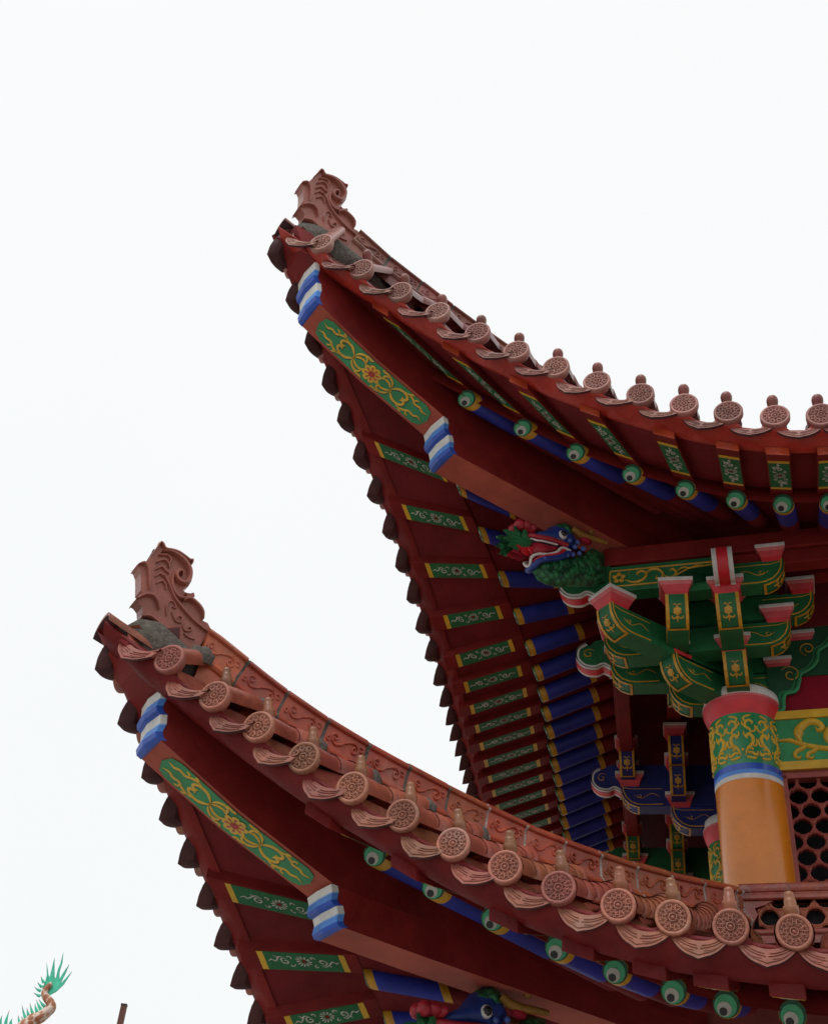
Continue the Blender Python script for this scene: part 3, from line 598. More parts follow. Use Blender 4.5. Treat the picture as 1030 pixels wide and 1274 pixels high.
DRAGON = {'jaw': [(2.088,4.787),(2.117,4.753),(2.156,4.713),(2.233,4.71),(2.349,4.735),(2.448,4.8),(2.539,4.832),(2.672,4.893),(2.688,5.123),(2.596,5.172),(2.471,5.009),(2.33,4.912),(2.174,4.828)], 'mouth': [(2.084,4.983),(2.191,5.015),(2.35,5.052),(2.31,4.988),(2.192,4.916),(2.086,4.88)], 'snout': [(2.087,5.066),(2.19,5.127),(2.249,5.208),(2.351,5.28),(2.432,5.237),(2.493,5.163),(2.451,5.101),(2.37,5.057),(2.27,5.054),(2.171,5.041),(2.097,5.035)], 'brow': [(2.244,5.185),(2.29,5.241),(2.361,5.277),(2.422,5.258),(2.442,5.19),(2.401,5.159),(2.36,5.186),(2.29,5.171)], 'lipw': [(2.086,4.791),(2.075,4.835),(2.11,4.869),(2.183,4.896),(2.261,4.951),(2.31,5.013),(2.378,5.017)], 'lipr': [(2.101,4.814),(2.139,4.853),(2.271,4.936),(2.325,4.998)], 'lipb': [(2.102,4.775),(2.135,4.825),(2.271,4.906),(2.37,4.991)], 'ulip': [(2.058,5.031),(2.161,5.029),(2.27,5.044),(2.35,5.052)], 'teeth': [(2.081,5.014),(2.108,4.987),(2.191,5.005),(2.27,5.022)], 'beads': [(2.154,4.839),(2.207,4.872),(2.256,4.895),(2.297,4.92),(2.34,4.956),(2.392,4.987),(2.449,5.024),(2.411,5.061),(2.433,5.113),(2.482,5.08),(2.365,5.095)], 'eye': [(2.314,5.127),(2.314,5.163)], 'nose': [(2.028,5.082),(1.977,5.073),(2.072,5.083)], 'plume': [(2.074,4.978),(1.844,4.955),(1.849,4.883),(1.884,4.834),(1.932,5.039),(2.005,5.035)], 'rplume': [(2.095,4.928),(1.929,4.829),(1.991,4.844),(2.052,4.873),(1.951,4.879)], 'horn': [(2.401,5.222),(2.462,5.184),(2.545,5.183),(2.653,5.184)], 'knob': [(2.548,5.258),(2.548,5.279)], 'ear': [(2.503,5.157)], 'whisk': [(2.101,5.113),(2.151,5.072),(2.23,5.075)]}
TAIL_BODY = [(-3.646,3.646),(-3.624,3.688),(-3.548,3.729),(-3.488,3.794),(-3.456,3.839),(-3.478,3.887),(-3.53,3.933),(-3.568,3.972),(-3.569,4.023),(-3.54,4.078),(-3.518,4.097)]
TAIL_FAN = [(-3.589,3.97),(-3.614,4.044),(-3.603,4.115),(-3.604,4.184),(-3.646,4.329),(-3.58,4.178),(-3.567,4.179),(-3.569,4.266),(-3.573,4.389),(-3.513,4.176),(-3.497,4.164),(-3.499,4.273),(-3.489,4.318),(-3.489,4.456),(-3.47,4.347),(-3.473,4.241),(-3.454,4.156),(-3.436,4.218),(-3.388,4.333),(-3.403,4.23),(-3.431,4.102),(-3.394,4.162),(-3.338,4.255),(-3.389,4.11),(-3.453,4.022),(-3.512,3.978),(-3.539,3.949)]
TAIL_SPIKES = [((-3.607,4.097),(-3.663,4.169)),((-3.616,4.049),(-3.684,4.102)),((-3.618,4.005),(-3.708,4.048)),((-3.608,3.951),(-3.697,3.985)),((-3.532,3.844),(-3.62,3.924)),((-3.561,3.807),(-3.646,3.917)),((-3.598,3.783),(-3.647,3.871)),((-3.631,3.746),(-3.704,3.873)),((-3.667,3.717),(-3.722,3.821)),((-3.691,3.682),(-3.786,3.844)),((-3.693,3.642),(-3.756,3.725)),((-3.743,3.637),(-3.794,3.73)),((-3.849,3.626),(-3.846,3.691)),((-3.903,3.621),(-3.901,3.774)),((-3.962,3.615),(-3.963,3.713))]

# ------------------------------------------------------------------ hip ridges
def ridge_path(r, y0, y1, seg):
    # walk along the ridge top in equal steps
    pts = []; y = y0
    while y < y1-0.02:
        pts.append(y); dz = (lin(r.top, y+.02)-lin(r.top, y))/.02; y += seg/math.sqrt(1+dz*dz)
    pts.append(y1); return pts
RC = [(.14, -.06), (.135, .040), (.150, .048), (.160, .062), (.152, .078), (.134, .084), (.128, .092), (.120, .095), (.120, .103), (.111, .106), (.111, .114), (.096, .119), (.096, .232), (.116, .238), (.121, .248), (.112, .256), (.098, .260), (.086, .276), (.060, .292), (.0, .300)]
def ridge(r, y0, y1, seg, mat, w=.8):
    ys = ridge_path(r, y0, y1, seg)
    def at(y, x, h):
        dz = (lin(r.top, y+.04)-lin(r.top, y-.04))/.08; l = math.hypot(1, dz)
        return V((x*w, y-(-dz/l)*0-dz/l*(h-RH)*1.0, lin(r.top, y)+(h-RH)/l))
    for k, (a, b) in enumerate(zip(ys, ys[1:])):
        gap = .007/(b-a); m = MB(); q0, q1 = a+(b-a)*gap, b-(b-a)*gap
        sect = [(-x, h) for x, h in RC]+[(x, h) for x, h in RC[::-1][1:]]
        jig = random.uniform(-.004, .004); tw = random.uniform(-.004, .004)
        rows = [[at(y, x+tw, h+jig) for x, h in sect] for y in [q0+(q1-q0)*i/3 for i in range(4)]]
        m.grid(rows, mat, False)
        for row, o in ((rows[0], 1), (rows[-1], -1)): m.add(row, [list(range(len(row)))[::o]], mat)
        ln = q1-q0
        for sx in (1, -1):
            fn = lambda u, v, hh: at(a+(b-a)*(.5+u), sx*(.096+hh), .175+v*1.35+jig)
            vk = .030
            for sg in (1, -1):
                ms = lambda p: [(sg*x, sg*y) for x, y in p]
                m.ribbon(ms([(px/.25, py) for px, py in spiral(.058, -.004, .005, .026, .4, 1.3, 14)]), .0125, fn, .012, mat)
                m.ribbon(ms([(px/.25, py) for px, py in smooth([(.0, .0), (.02, .014), (.040, .022), (.062, .024)], 4)]), .015, fn, .012, mat)
                m.ribbon(ms([(px/.25, py) for px, py in spiral(.094, .010, .003, .015, 3.2, .9, 8)]), .011, fn, .010, mat)
        m.build("ridge_tile", pav)
        # mortar bed showing in the joint
        m = MB(); rows = [[at(y, x*.985, max(h-.004, -.06)) for x, h in sect] for y in (b-(b-a)*gap*1.5, b+(b-a)*gap*1.5)]
        m.grid(rows, "mortar" if b < 1.6 else "mortar_pale", True); m.build("mortar_joint", pav)
ridge(L, .025, 3.70, .262, "ridge_glaze")
ridge(U, .475, 4.4, .29, "tile_upper")

# ------------------------------------------------------------------ curled crests at the ridge tips
def crest(tr, mat, k, base):
    m = MB(); th = .040*k
    fn = lambda u, v, h: V((h, u, v))
    out_ = tr['outline']
    m.prism(out_, fn, -th, th, mat)
    for sx in (1, -1):
        f2 = lambda u, v, h: V((sx*(th*.96+h), u, v))
        for key, wd, h in (('curl', .034, .034), ('stem', .020, .020), ('stem2', .022, .026), ('back', .026, .030), ('r1', .020, .018), ('r2', .018, .018), ('r3', .018, .016), ('r4', .016, .015), ('r5', .016, .015), ('s1', .013, .012), ('s2', .013, .013), ('s3', .012, .012), ('s4', .011, .011), ('fin1', .024, .024), ('fin2', .026, .026), ('edge', .020, .016)):
            m.ribbon(smooth(tr[key], 6), lambda q, wd=wd: wd*k*(1.0-.35*q), f2, h*k, mat, crown=.45)
        # raised rim along the two free edges
        m.ribbon(smooth(out_[16:28], 4), .020*k, f2, .022*k, mat, crown=.4)
    ob = m.build("ridge_crest", pav, bevel=.006*k)
    m = MB(); m.inflate(base, fn, .115*k, "mortar", steps=4, wmin=.03); m.build("mortar_bed", pav)
crest(CREST_LOW, "crest_glaze", 1.0, [(-.42, 3.20), (-.33, 3.31), (-.25, 3.33), (-.10, 3.26), (.05, 3.19), (.10, 3.08), (.0, 2.98), (-.3, 3.08)])
crest(CREST_UP, "crest_glaze", 1.12, [(-.02, 6.76), (.04, 6.885), (.12, 6.91), (.30, 6.84), (.46, 6.80), (.80, 6.72), (.78, 6.62), (.48, 6.60), (.25, 6.54), (.05, 6.66)])
# the upturned tile capping each roof tip
def tip_tile(r, y, z, k):
    m = MB(); rows = []
    for i in range(6):
        q = i/5; yy = y+.42*q*k-.0; zz = z+.02*math.sin(q*3)+(.10*(1-q)**2-.04)*k; rad = (.125-.02*q)*k
        rows.append([V((rad*math.cos(a)*1.05, yy, zz+rad*.62*math.sin(a))) for a in [math.pi*(.02+.96*j/12) for j in range(13)]])
    rows2 = [[p+V((0, 0, -.022*k)) for p in rw] for rw in rows]
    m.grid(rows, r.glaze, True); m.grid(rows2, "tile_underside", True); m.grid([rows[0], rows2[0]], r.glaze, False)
    for j in (0, 12): m.grid([[rw[j] for rw in rows], [rw[j] for rw in rows2]], r.glaze, False)
    m.build("tip_tile", pav)
tip_tile(L, -.50, 3.15, .85); tip_tile(U, -.10, 6.70, .72)

# ------------------------------------------------------------------ hip beams with carved ends
def carved_end(T, B, x, ridge_out, parent):
    # two stacked ogee mouldings, white / light blue / blue, coming to a ridge in the middle
    T, B = V((0, *T)), V((0, *B)); d = B-T; ln = d.length; t = d.normalized(); nrm = V((0, -t.z, t.y)); nrm = nrm if nrm.y < 0 else -nrm
    prof = []; bands = []
    one = [(0.0, .0, "white_paint"), (.16, .004, "white_paint"), (.17, .004, "blue_pale"), (.20, .012, "blue_mid"), (.30, .034, "blue_mid"), (.335, .042, "blue_mid"), (.34, .042, "blue_dark"), (.44, .036, "blue_dark"), (.50, .0, "blue_pale")]
    for rep in (0, .5):
        for q, o_, c in one[:-1]: prof.append((q+rep, o_)); bands.append(c)
    prof.append((1.0, 0.0))
    m = MB(); rows = []
    for q, o_ in prof:
        row = []
        for xx, ex in ((-x, 0), (-x*.5, ridge_out*.5), (0, ridge_out), (x*.5, ridge_out*.5), (x, 0)):
            back = .03 if False else 0
            row.append(T+t*(q*ln)+nrm*(o_*.55+ex+.008)+V((xx*(1.015+o_*.5), 0, 0)))
        rows.append([row[0]+V((0, .035, .01))]+row+[row[-1]+V((0, .035, .01))])
    m.grid(rows, bands, False)
    m.add(rows[0], [list(range(len(rows[0])))], "white_paint"); m.add(rows[-1], [list(range(len(rows[0])))[::-1]], "blue_dark")
    return m.build("carved_end", parent, bevel=.003)
BW = .122
def gold_scroll(m, fn, L_, k=1.0):
    def shadow(path, wd):
        m.ribbon([(x+.004, y-.005) for x, y in path], wd*2.1, fn, .0016, "green_deep"); m.ribbon(path, wd*1.75, fn, .0036, "yellow_paint")
    for q in range(8):
        a = q*math.pi/4+.39; ca, sa = math.cos(a), math.sin(a)
        pet = [(.014, -.006), (.034, -.018), (.052, -.013), (.057, 0), (.052, .013), (.034, .018), (.014, .006)]
        m.blob([((x*ca-y*sa)*k, (x*sa+y*ca)*k) for x, y in pet], fn, .0040, "yellow_paint")
        pet = [(.018, -.002), (.036, -.006), (.043, 0), (.036, .006), (.018, .002)]
        m.blob([((x*ca-y*sa)*k, (x*sa+y*ca)*k) for x, y in pet], fn, .0054, "vermilion")
    m.blob([(.018*k*math.cos(a), .018*k*math.sin(a)) for a in [q*math.pi/6 for q in range(12)]], fn, .0064, "red_fascia")
    for sx in (1, -1):
        for sy in (1, -1):
            f = lambda p: [(sx*x*L_, sy*y*k) for x, y in p]
            shadow(f(smooth([(.055, .012), (.09, .030), (.13, .026), (.165, .006)], 6)), .010)
            shadow(f(smooth([(.165, .004), (.185, .022), (.22, .042), (.265, .044), (.295, .028), (.293, .010), (.270, .006), (.262, .018)], 6)), .012)
            shadow(f(smooth([(.17, .010), (.150, .040), (.115, .058), (.085, .050), (.080, .034), (.100, .030)], 6)), .010)
            shadow(f(smooth([(.12, .057), (.09, .066), (.06, .064), (.04, .072)], 5)), .009)
            shadow(f(smooth([(.24, .046), (.29, .056), (.33, .046), (.36, .030), (.40, .034), (.43, .022), (.47, .030)], 6)), .010)
            shadow(f(smooth([(.285, .052), (.30, .066), (.32, .070)], 4)), .008)
            shadow(f(smooth([(.345, .040), (.35, .056), (.372, .060)], 4)), .007)
            m.blob([(sx*.168*L_+.010*math.cos(a), .012*math.sin(a)) for a in [q*math.pi/4 for q in range(8)]], fn, .0042, "yellow_paint")
def hip_beam(r, bot1, T1, top1, bot2, T2, top2):
    # upper beam: slanting up to the tip; polygon in the diagonal plane
    fn = lambda u, v, h: V((h, u, v))
    poly = bot1+top1; m = MB()
    n = len(poly); a = [fn(u, v, -BW) for u, v in poly]; b = [fn(u, v, BW) for u, v in poly]
    m.add(a+b, [list(range(n))[::-1], list(range(n, 2*n))], "red_paint")
    nb = len(bot1)
    for i in range(n):
        j = (i+1) % n; m.add([a[i], a[j], b[j], b[i]], [[0, 1, 2, 3]], "faded_red" if i < nb-1 else "red_paint")
    ob = m.build("hip_beam", pav, bevel=.004)
    carved_end(T1, bot1[0], BW, .016, ob)
    # painted panel on the underside, following its slight bend
    m = MB(); bb = bot1; lens = [math.dist(p, q) for p, q in zip(bb, bb[1:])]; ln = sum(lens)
    Lp = ln*.87; mid = ln*.50
    def f2(u, v, h):
        d_ = max(0, min(ln, mid+u)); i = 0
        while i < len(lens)-1 and d_ > lens[i]: d_ -= lens[i]; i += 1
        (y0, z0), (y1, z1) = bb[i], bb[i+1]; ty, tz = (y1-y0)/lens[i], (z1-z0)/lens[i]
        return V((v, y0+ty*d_+tz*(.003+h), z0+tz*d_-ty*(.003+h)))
    hw = .099; out_ = []
    for q in range(9): a_ = -math.pi/2+math.pi*q/8; out_.append((Lp/2-.05+.05*math.cos(a_)*(1 if q % 2 == 0 else 1.06), hw*math.sin(a_)))
    strip = []
    for i in range(41):
        u = -Lp/2+Lp*i/40; e_ = (Lp/2-abs(u))/.05; w_ = hw*(1 if e_ >= 1 else math.sqrt(max(0.0, 1-(1-e_)**2))*(.93+.07*math.cos(e_*9)))
        strip.append([f2(u, -w_, .0022), f2(u, 0, .0022), f2(u, w_, .0022)])
    m.grid(strip, "green_pale", False); gold_scroll(m, lambda u, v, h: f2(u, v, h+.0022), Lp, 1.32)
    m.build("painted_panel", ob)
    # lower beam
    poly = bot2+top2; m = MB(); n = len(poly); BX = BW*.98
    a = [fn(u, v, -BX) for u, v in poly]; b = [fn(u, v, BX) for u, v in poly]
    m.add(a+b, [list(range(n))[::-1], list(range(n, 2*n))], "red_paint")
    nb = len(bot2)
    for i in range(n):
        j = (i+1) % n; m.add([a[i], a[j], b[j], b[i]], [[0, 1, 2, 3]], "faded_red" if i < nb-1 else "red_paint")
    ob2 = m.build("hip_beam", pav, bevel=.004)
    carved_end(T2, bot2[0], BX, .016, ob2)
hip_beam(U, [(.255, 6.06), (.74, 5.825), (1.30, 5.615)], (.17, 6.435), [(1.45, 5.60), (3.9, 5.45), (3.9, 5.6), (1.6, 5.98), (.9, 6.28), (.3, 6.56), (.10, 6.70), (-.03, 6.70), (.06, 6.52), (.17, 6.44)],
         [(1.39, 5.335), (2.0, 5.305), (2.55, 5.28), (3.9, 5.22)], (1.285, 5.618), [(3.9, 5.5), (1.5, 5.64), (1.30, 5.622)])
hip_beam(L, [(-.10, 2.655), (.36, 2.44), (.905, 2.235)], (-.155, 2.915), [(1.05, 2.22), (3.3, 2.10), (3.3, 2.25), (1.2, 2.55), (.5, 2.84), (-.05, 3.02), (-.30, 3.10), (-.42, 3.10), (-.30, 2.99), (-.155, 2.92)],
         [(.985, 2.045), (1.5, 2.02), (2.05, 2.0), (3.3, 1.95)], (.895, 2.235), [(3.3, 2.2), (1.1, 2.26), (.91, 2.24)])

# ------------------------------------------------------------------ carved dragon heads on the hip beams
def dragon_head(dy, dz):
    fn = lambda u, v, h: V((h*.72, u+dy+.02, v+dz+.012)); d = DRAGON
    m = MB()
    m.inflate([(u, v) for u, v in d["jaw"]], fn, .100, "dragon_green", cen=(2.44, 4.95), steps=8)
    m.inflate([(2.20, 4.87), (2.30, 4.93), (2.40, 5.0), (2.50, 5.06), (2.62, 5.20), (2.74, 5.20), (2.74, 4.95), (2.5, 4.86), (2.3, 4.80)], fn, .100, "dragon_green", steps=6)
    for i in range(7):                       # scale rows on throat
        cxx = 2.23+i*.065
        for sx in (1, -1):
            m.ribbon(smooth([(cxx-.02, 4.78+i*.022), (cxx+.012, 4.84+i*.02), (cxx-.008, 4.90+i*.016)], 4), .02, lambda u, v, h: fn(u, v, sx*(.088+h)), .016, "green_paint" if i % 2 else "dragon_green")
    head = m.build("dragon_head", pav)
    m = MB(); m.inflate(d['snout'], fn, .100, "dragon_blue", cen=(2.30, 5.14), steps=6)
    m.inflate(d['brow'], fn, .106, "dragon_green", cen=(2.34, 5.215), steps=4); m.build("snout", head)
    m = MB(); m.inflate(d['mouth'], fn, .085, "dragon_red", steps=4); m.build("mouth", head)
    m = MB()
    def bow(key, wx, back=True):
        # a lip: from the right cheek round the muzzle tip to the left cheek
        p = smooth(d[key], 5); n = len(p); half = [(u, v, wx*min(1, (i/(n-1)/.45))**.55) for i, (u, v) in enumerate(p)]
        return [fn(u, v, x) for u, v, x in half[::-1]]+[fn(u, v, -x) for u, v, x in half[1:]]
    m.tube(bow('lipw', .098), .010, 8, "white_paint"); m.tube(bow('lipr', .100), .013, 8, "red_bright"); m.tube(bow('lipb', .104), .022, 8, "dragon_blue")
    m.tube(bow('ulip', .100), .019, 8, "dragon_red"); m.tube(bow('teeth', .092), .007, 8, "white_paint")
    m.build("lips", head)
    for sx in (1, -1):
        for i, (u, v) in enumerate(d['beads']):
            m = MB(); m.sphere(fn(u, v, sx*.112), .015+.004*(i > 3), "bead_blue", 8); m.build("beard_curl", head)
    for sx in (1, -1):
        m = MB(); u, v = d['eye'][0]; c = fn(u, v, sx*.092)
        m.sphere(c, .034, "white_paint", 14); m.sphere(c+V((sx*.011, -.002, 0)), .0275, "black_paint", 14); m.build("eye", head)
    m = MB(); u, v = d['nose'][0]
    m.sphere(fn(u, v, 0), .085, "dragon_red", 12, ry=.056, rz=.040); m.sphere(fn(*d['nose'][1], .045), .040, "dragon_red", 10); m.sphere(fn(*d['nose'][1], -.045), .040, "dragon_red", 10)
    m.sphere(fn(d['nose'][2][0], d['nose'][2][1], 0), .09, "dragon_red", 10, ry=.04, rz=.036); m.build("nose", head)
    def leaf(m, root, tip, w_, mat, xo):
        r_, t_ = V(fn(root[0], root[1], xo*.3)), V(fn(tip[0], tip[1], xo)); ax = t_-r_; side = ax.cross(V((1, 0, 0))).normalized(); out_ = ax.cross(side).normalized()
        rows = []
        for i in range(7):
            q = i/6; hw = w_*(math.sin(math.pi*min(q*.80+.12, 1))**.8)*(1 if q < .98 else .1); c = r_+ax*q+out_*(.018*math.sin(q*3))
            rows.append([c+side*hw+out_*-.004, c+out_*.022*(1-q*.6), c-side*hw-out_*.004, c-out_*.022*(1-q*.6)])
        m.grid(rows, mat, False, cv=True); m.add(rows[-1], [[0, 1, 2, 3]], mat)
    m = MB(); pl = d['plume']
    for tip, xo in ((pl[1], .06), (pl[2], .075), (pl[3], .08), (pl[4], .05), (pl[5], .07), (pl[1], -.06), (pl[2], -.075), (pl[3], -.08)): leaf(m, pl[0], tip, .042, "green_paint" if xo > .055 else "dragon_green", xo)
    m.build("green_plume", head)
    m = MB(); pl = d['rplume']
    for tip, xo in ((pl[1], .05), (pl[2], .07), (pl[3], .085), (pl[4], .06), (pl[1], -.05), (pl[2], -.07)): leaf(m, pl[0], tip, .036, "red_bright" if xo > .055 else "dragon_red", xo)
    m.build("red_plume", head)
    for sx in (1, -1):
        m = MB()
        m.tube([fn(u, v, sx*(.10+.02*i)) for i, (u, v) in enumerate(smooth(d['horn'], 4)[::3])], [.022, .026, .024, .020, .016, .010][:len(smooth(d['horn'], 4)[::3])] if len(smooth(d['horn'], 4)[::3]) <= 6 else .018, 8, "gold_old")
        m.sphere(fn(*d['knob'][0], sx*.125), .022, "gold_old", 8); m.sphere(fn(*d['ear'][0], sx*.118), .034, "crimson", 8, ry=.05, rz=.026)
        m.build("horn", head)
dragon_head(0, 0); dragon_head(-.4767, -3.2709)

# ------------------------------------------------------------------ columns
O0 = V((0, 3.96, 0))
def column(c, z0, zc, rad, n=48, collar=True, cap=True):
    m = MB(); X, Y = V((1, 0, 0)), V((0, 1, 0))
    m.lathe([(rad, z0), (rad, zc-.51)], c, X, Y, ZV, n, "column_lacquer")
    ob = m.build("column", pav)
    m = MB(); r2 = rad*1.006
    prof = [(r2, zc-.515), (r2, zc-.480), (r2, zc-.450), (r2, zc-.405), (r2, zc-.02)]
    m.lathe(prof, c, X, Y, ZV, n, ["white_paint", "blue_mid", "column_blue", "column_green"])
    cell = 2*math.pi/7
    for q in range(7):
        a0 = q*cell
        fn = lambda u, v, h: c+(X*math.cos(a0+u/rad)+Y*math.sin(a0+u/rad))*(r2+h)+ZV*(zc-.205+v)
        for sg in (1, -1):
            f = lambda p: [(sg*x, y) for x, y in p]
            rb = lambda p, wd: m.ribbon(f(smooth(p, 5)), wd*1.45, fn, .008, "yellow_paint")
            rb([(.012, -.155), (.030, -.10), (.068, -.055), (.072, -.01), (.046, .012), (.030, -.008), (.042, -.024)], .016)
            rb([(.060, .0), (.058, .045), (.030, .070), (.034, .105), (.060, .118), (.078, .100), (.068, .085)], .013)
            rb([(.034, .10), (.022, .135), (.048, .150), (.075, .158)], .010)
            rb([(.02, -.13), (.055, -.125), (.085, -.145), (.095, -.115)], .013)
            rb([(.055, -.07), (.085, -.075), (.098, -.045), (.092, -.022)], .010)
            rb([(.056, .03), (.085, .035), (.098, .06), (.090, .078)], .009)
            rb([(.02, -.155), (.05, -.165), (.085, -.168)], .012)
            rb([(.03, -.008), (.016, .01), (.018, .035)], .008); rb([(.032, .075), (.012, .085), (.012, .11)], .008)
            rb([(.035, -.10), (.058, -.095), (.066, -.11)], .010)
        m.blob([(.010*math.cos(a), -.105+.010*math.sin(a)) for a in [k*math.pi/4 for k in range(8)]], fn, .006, "yellow_paint")
    m.build("painted_collar", ob)
    m = MB()
    m.lathe([(rad*1.0, zc-.03), (rad*1.045, zc+.0), (rad*1.11, zc+.030), (rad*1.155, zc+.062), (rad*1.175, zc+.092), (rad*1.182, zc+.108), (rad*1.178, zc+.140), (rad*1.14, zc+.175), (rad*1.05, zc+.195), (0, zc+.20)], c, X, Y, ZV, n, ["red_bright", "red_bright", "red_bright", "red_pink", "pink_paint", "white_paint", "white_paint", "white_paint", "white_paint"])
    m.build("capital", ob)
    return ob
column(O0, 2.95, 4.285, .227)
column(O0+D[-1]*1.95, 2.3, 4.285, .200); column(O0+D[-1]*3.9, 2.3, 4.285, .21); column(O0+D[1]*2.4, 2.3, 4.285, .227)

# ------------------------------------------------------------------ bracket sets
def block(c, ax, wd, mb):
    # bearing block: flared, white rim, pink to red flare
    ax = V(ax).normalized(); sd = ZV.cross(ax); c = V(c)
    lv = [(-.062, .62, "red_bright"), (-.030, .70, "red_bright"), (.012, .86, "red_pink"), (.036, .97, "pink_paint"), (.040, 1.0, "white_paint"), (.062, 1.0, "white_paint")]
    rows = [[c+(ax*x+sd*y)*(wd/2*k)+ZV*z for x, y in ((1, 1), (-1, 1), (-1, -1), (1, -1))] for z, k, _ in lv]
    mb.grid(rows, [q[2] for q in lv[1:]], False, cv=True)
    mb.add(rows[0], [[0, 1, 2, 3]], "red_bright"); mb.add(rows[-1], [[3, 2, 1, 0]], "white_paint")
def arm(c, ax, l0, l1, zb, h, wd, col, parent, ends=(1,), name="bracket_arm", blk=None):
    # gong: straight beam from l0 to l1 along ax with curved end(s); gold edged, flower on the end plate
    ax = V(ax).normalized(); sd = ZV.cross(ax); c = V(c)
    def prof(L_): return [(L_-.17, 0), (L_-.12, .006), (L_-.07, .028), (L_-.03, .070), (L_-.008, .12), (L_, h)]
    pl = []
    if -1 in ends: pl += [(-x, z) for x, z in prof(-l0)][::-1]
    else: pl += [(l0, h), (l0, 0)]
    up = pl+prof(l1)+[]
    fn = lambda u, v, w_: c+ax*u+sd*w_+ZV*(zb+v)
    m = MB(); m.prism(up, fn, -wd/2, wd/2, col)
    for e in ends:
        L_ = l1 if e == 1 else -l0
        pr = prof(L_)[0:]
        # end plate: gold border + field + flower, following the curve
        acc = [0]
        for a, b in zip(pr, pr[1:]): acc.append(acc[-1]+math.hypot(b[0]-a[0], b[1]-a[1]))
        tot = acc[-1]
        def on(q):
            d_ = q*tot
            for i in range(len(pr)-1):
                if d_ <= acc[i+1]+1e-9:
                    f = (d_-acc[i])/(acc[i+1]-acc[i]); x = pr[i][0]+(pr[i+1][0]-pr[i][0])*f; z = pr[i][1]+(pr[i+1][1]-pr[i][1])*f
                    tx, tz = pr[i+1][0]-pr[i][0], pr[i+1][1]-pr[i][1]; l = math.hypot(tx, tz); return x, z, tz/l, -tx/l
            return pr[-1][0], pr[-1][1], 1, 0
        def pf(u, v, hh):       # u across, v along curve from bottom 0..1
            x, z, nx, nz = on(max(0, min(1, v))); return fn(e*(x+nx*hh), z+nz*hh, u*e)
        hw = wd/2
        for k in range(10):
            q0, q1 = .10+.90*k/10, .10+.90*(k+1)/10
            for sgn in (1, -1): m.grid([[pf(sgn*hw*1.02, q0, .006), pf(sgn*hw*.74, q0, .008)], [pf(sgn*hw*1.02, q1, .006), pf(sgn*hw*.74, q1, .008)]], "gold_paint", True)
            m.grid([[pf(-hw*.74, q0, .003), pf(hw*.74, q0, .003)], [pf(-hw*.74, q1, .003), pf(hw*.74, q1, .003)]], col, True)
        m.grid([[pf(-hw, .08, .008), pf(hw, .08, .008)], [pf(-hw, .14, .008), pf(hw, .14, .008)]], "gold_paint", True)
        # flower
        F2 = lambda u, v, hh: pf(u, .58+v/tot, .004+hh)
        for q in range(6):
            a = q*math.pi/3+.5; m.blob([(.016*math.cos(a)+.013*math.cos(b), .016*math.sin(a)+.013*math.sin(b)) for b in [k*math.pi/3 for k in range(6)]], F2, .007, "gold_paint")
        m.blob([(.014*math.cos(b), .014*math.sin(b)) for b in [k*math.pi/4 for k in range(8)]], F2, .011, "gold_paint")
        for sg in (1, -1):
            m.ribbon(smooth([(0, -.03), (sg*.016, -.05), (sg*.034, -.045), (sg*.036, -.03)], 4), .010, F2, .006, "gold_paint")
            m.ribbon(smooth([(0, .03), (sg*.012, .045), (sg*.030, .042)], 4), .008, F2, .006, "gold_paint")
        m.ribbon([(0, -.075), (0, -.05), (0, -.03)], .014, F2, .006, "gold_paint")
        # side outlines and scrolls
        for sgn in (1, -1):
            S2 = lambda u, v, hh: fn(e*u, v, sgn*(hw+hh))
            x1 = max(.10, min(L_-.05, .34)) if True else 0
            m.ribbon([(L_-x1, .020)]+[(x-.012, z+.016) for x, z in pr], .010, S2, .004, "gold_paint", taper=False)
            m.ribbon([(L_-x1, h-.03), (L_-.08, h-.03), (L_-.02, h-.015)], .006, S2, .003, "gold_paint", taper=False)
            m.ribbon(smooth([(L_-x1+.02, h*.45), (L_-x1*.75, h*.62), (L_-x1*.5, h*.40), (L_-x1*.3, h*.55)], 5), .006, S2, .003, "gold_paint")
            m.ribbon(spiral(L_-x1*.45, h*.52, .004, .022, 0, 1.1, 10), .006, S2, .003, "gold_paint")
    ob = m.build(name, parent, bevel=.003)
    if col == "blue_bracket": ob["label"] = "dark blue bracket arm with gilt edges"
    for e in ends:
        L_ = (l1 if e == 1 else -l0); p = c+ax*(e*(L_-.075))+ZV*(zb+h+.055)
        bm_ = MB(); block(p, ax, blk or wd*1.62, bm_); bm_.build("bearing_block", ob, bevel=.003)
    return ob
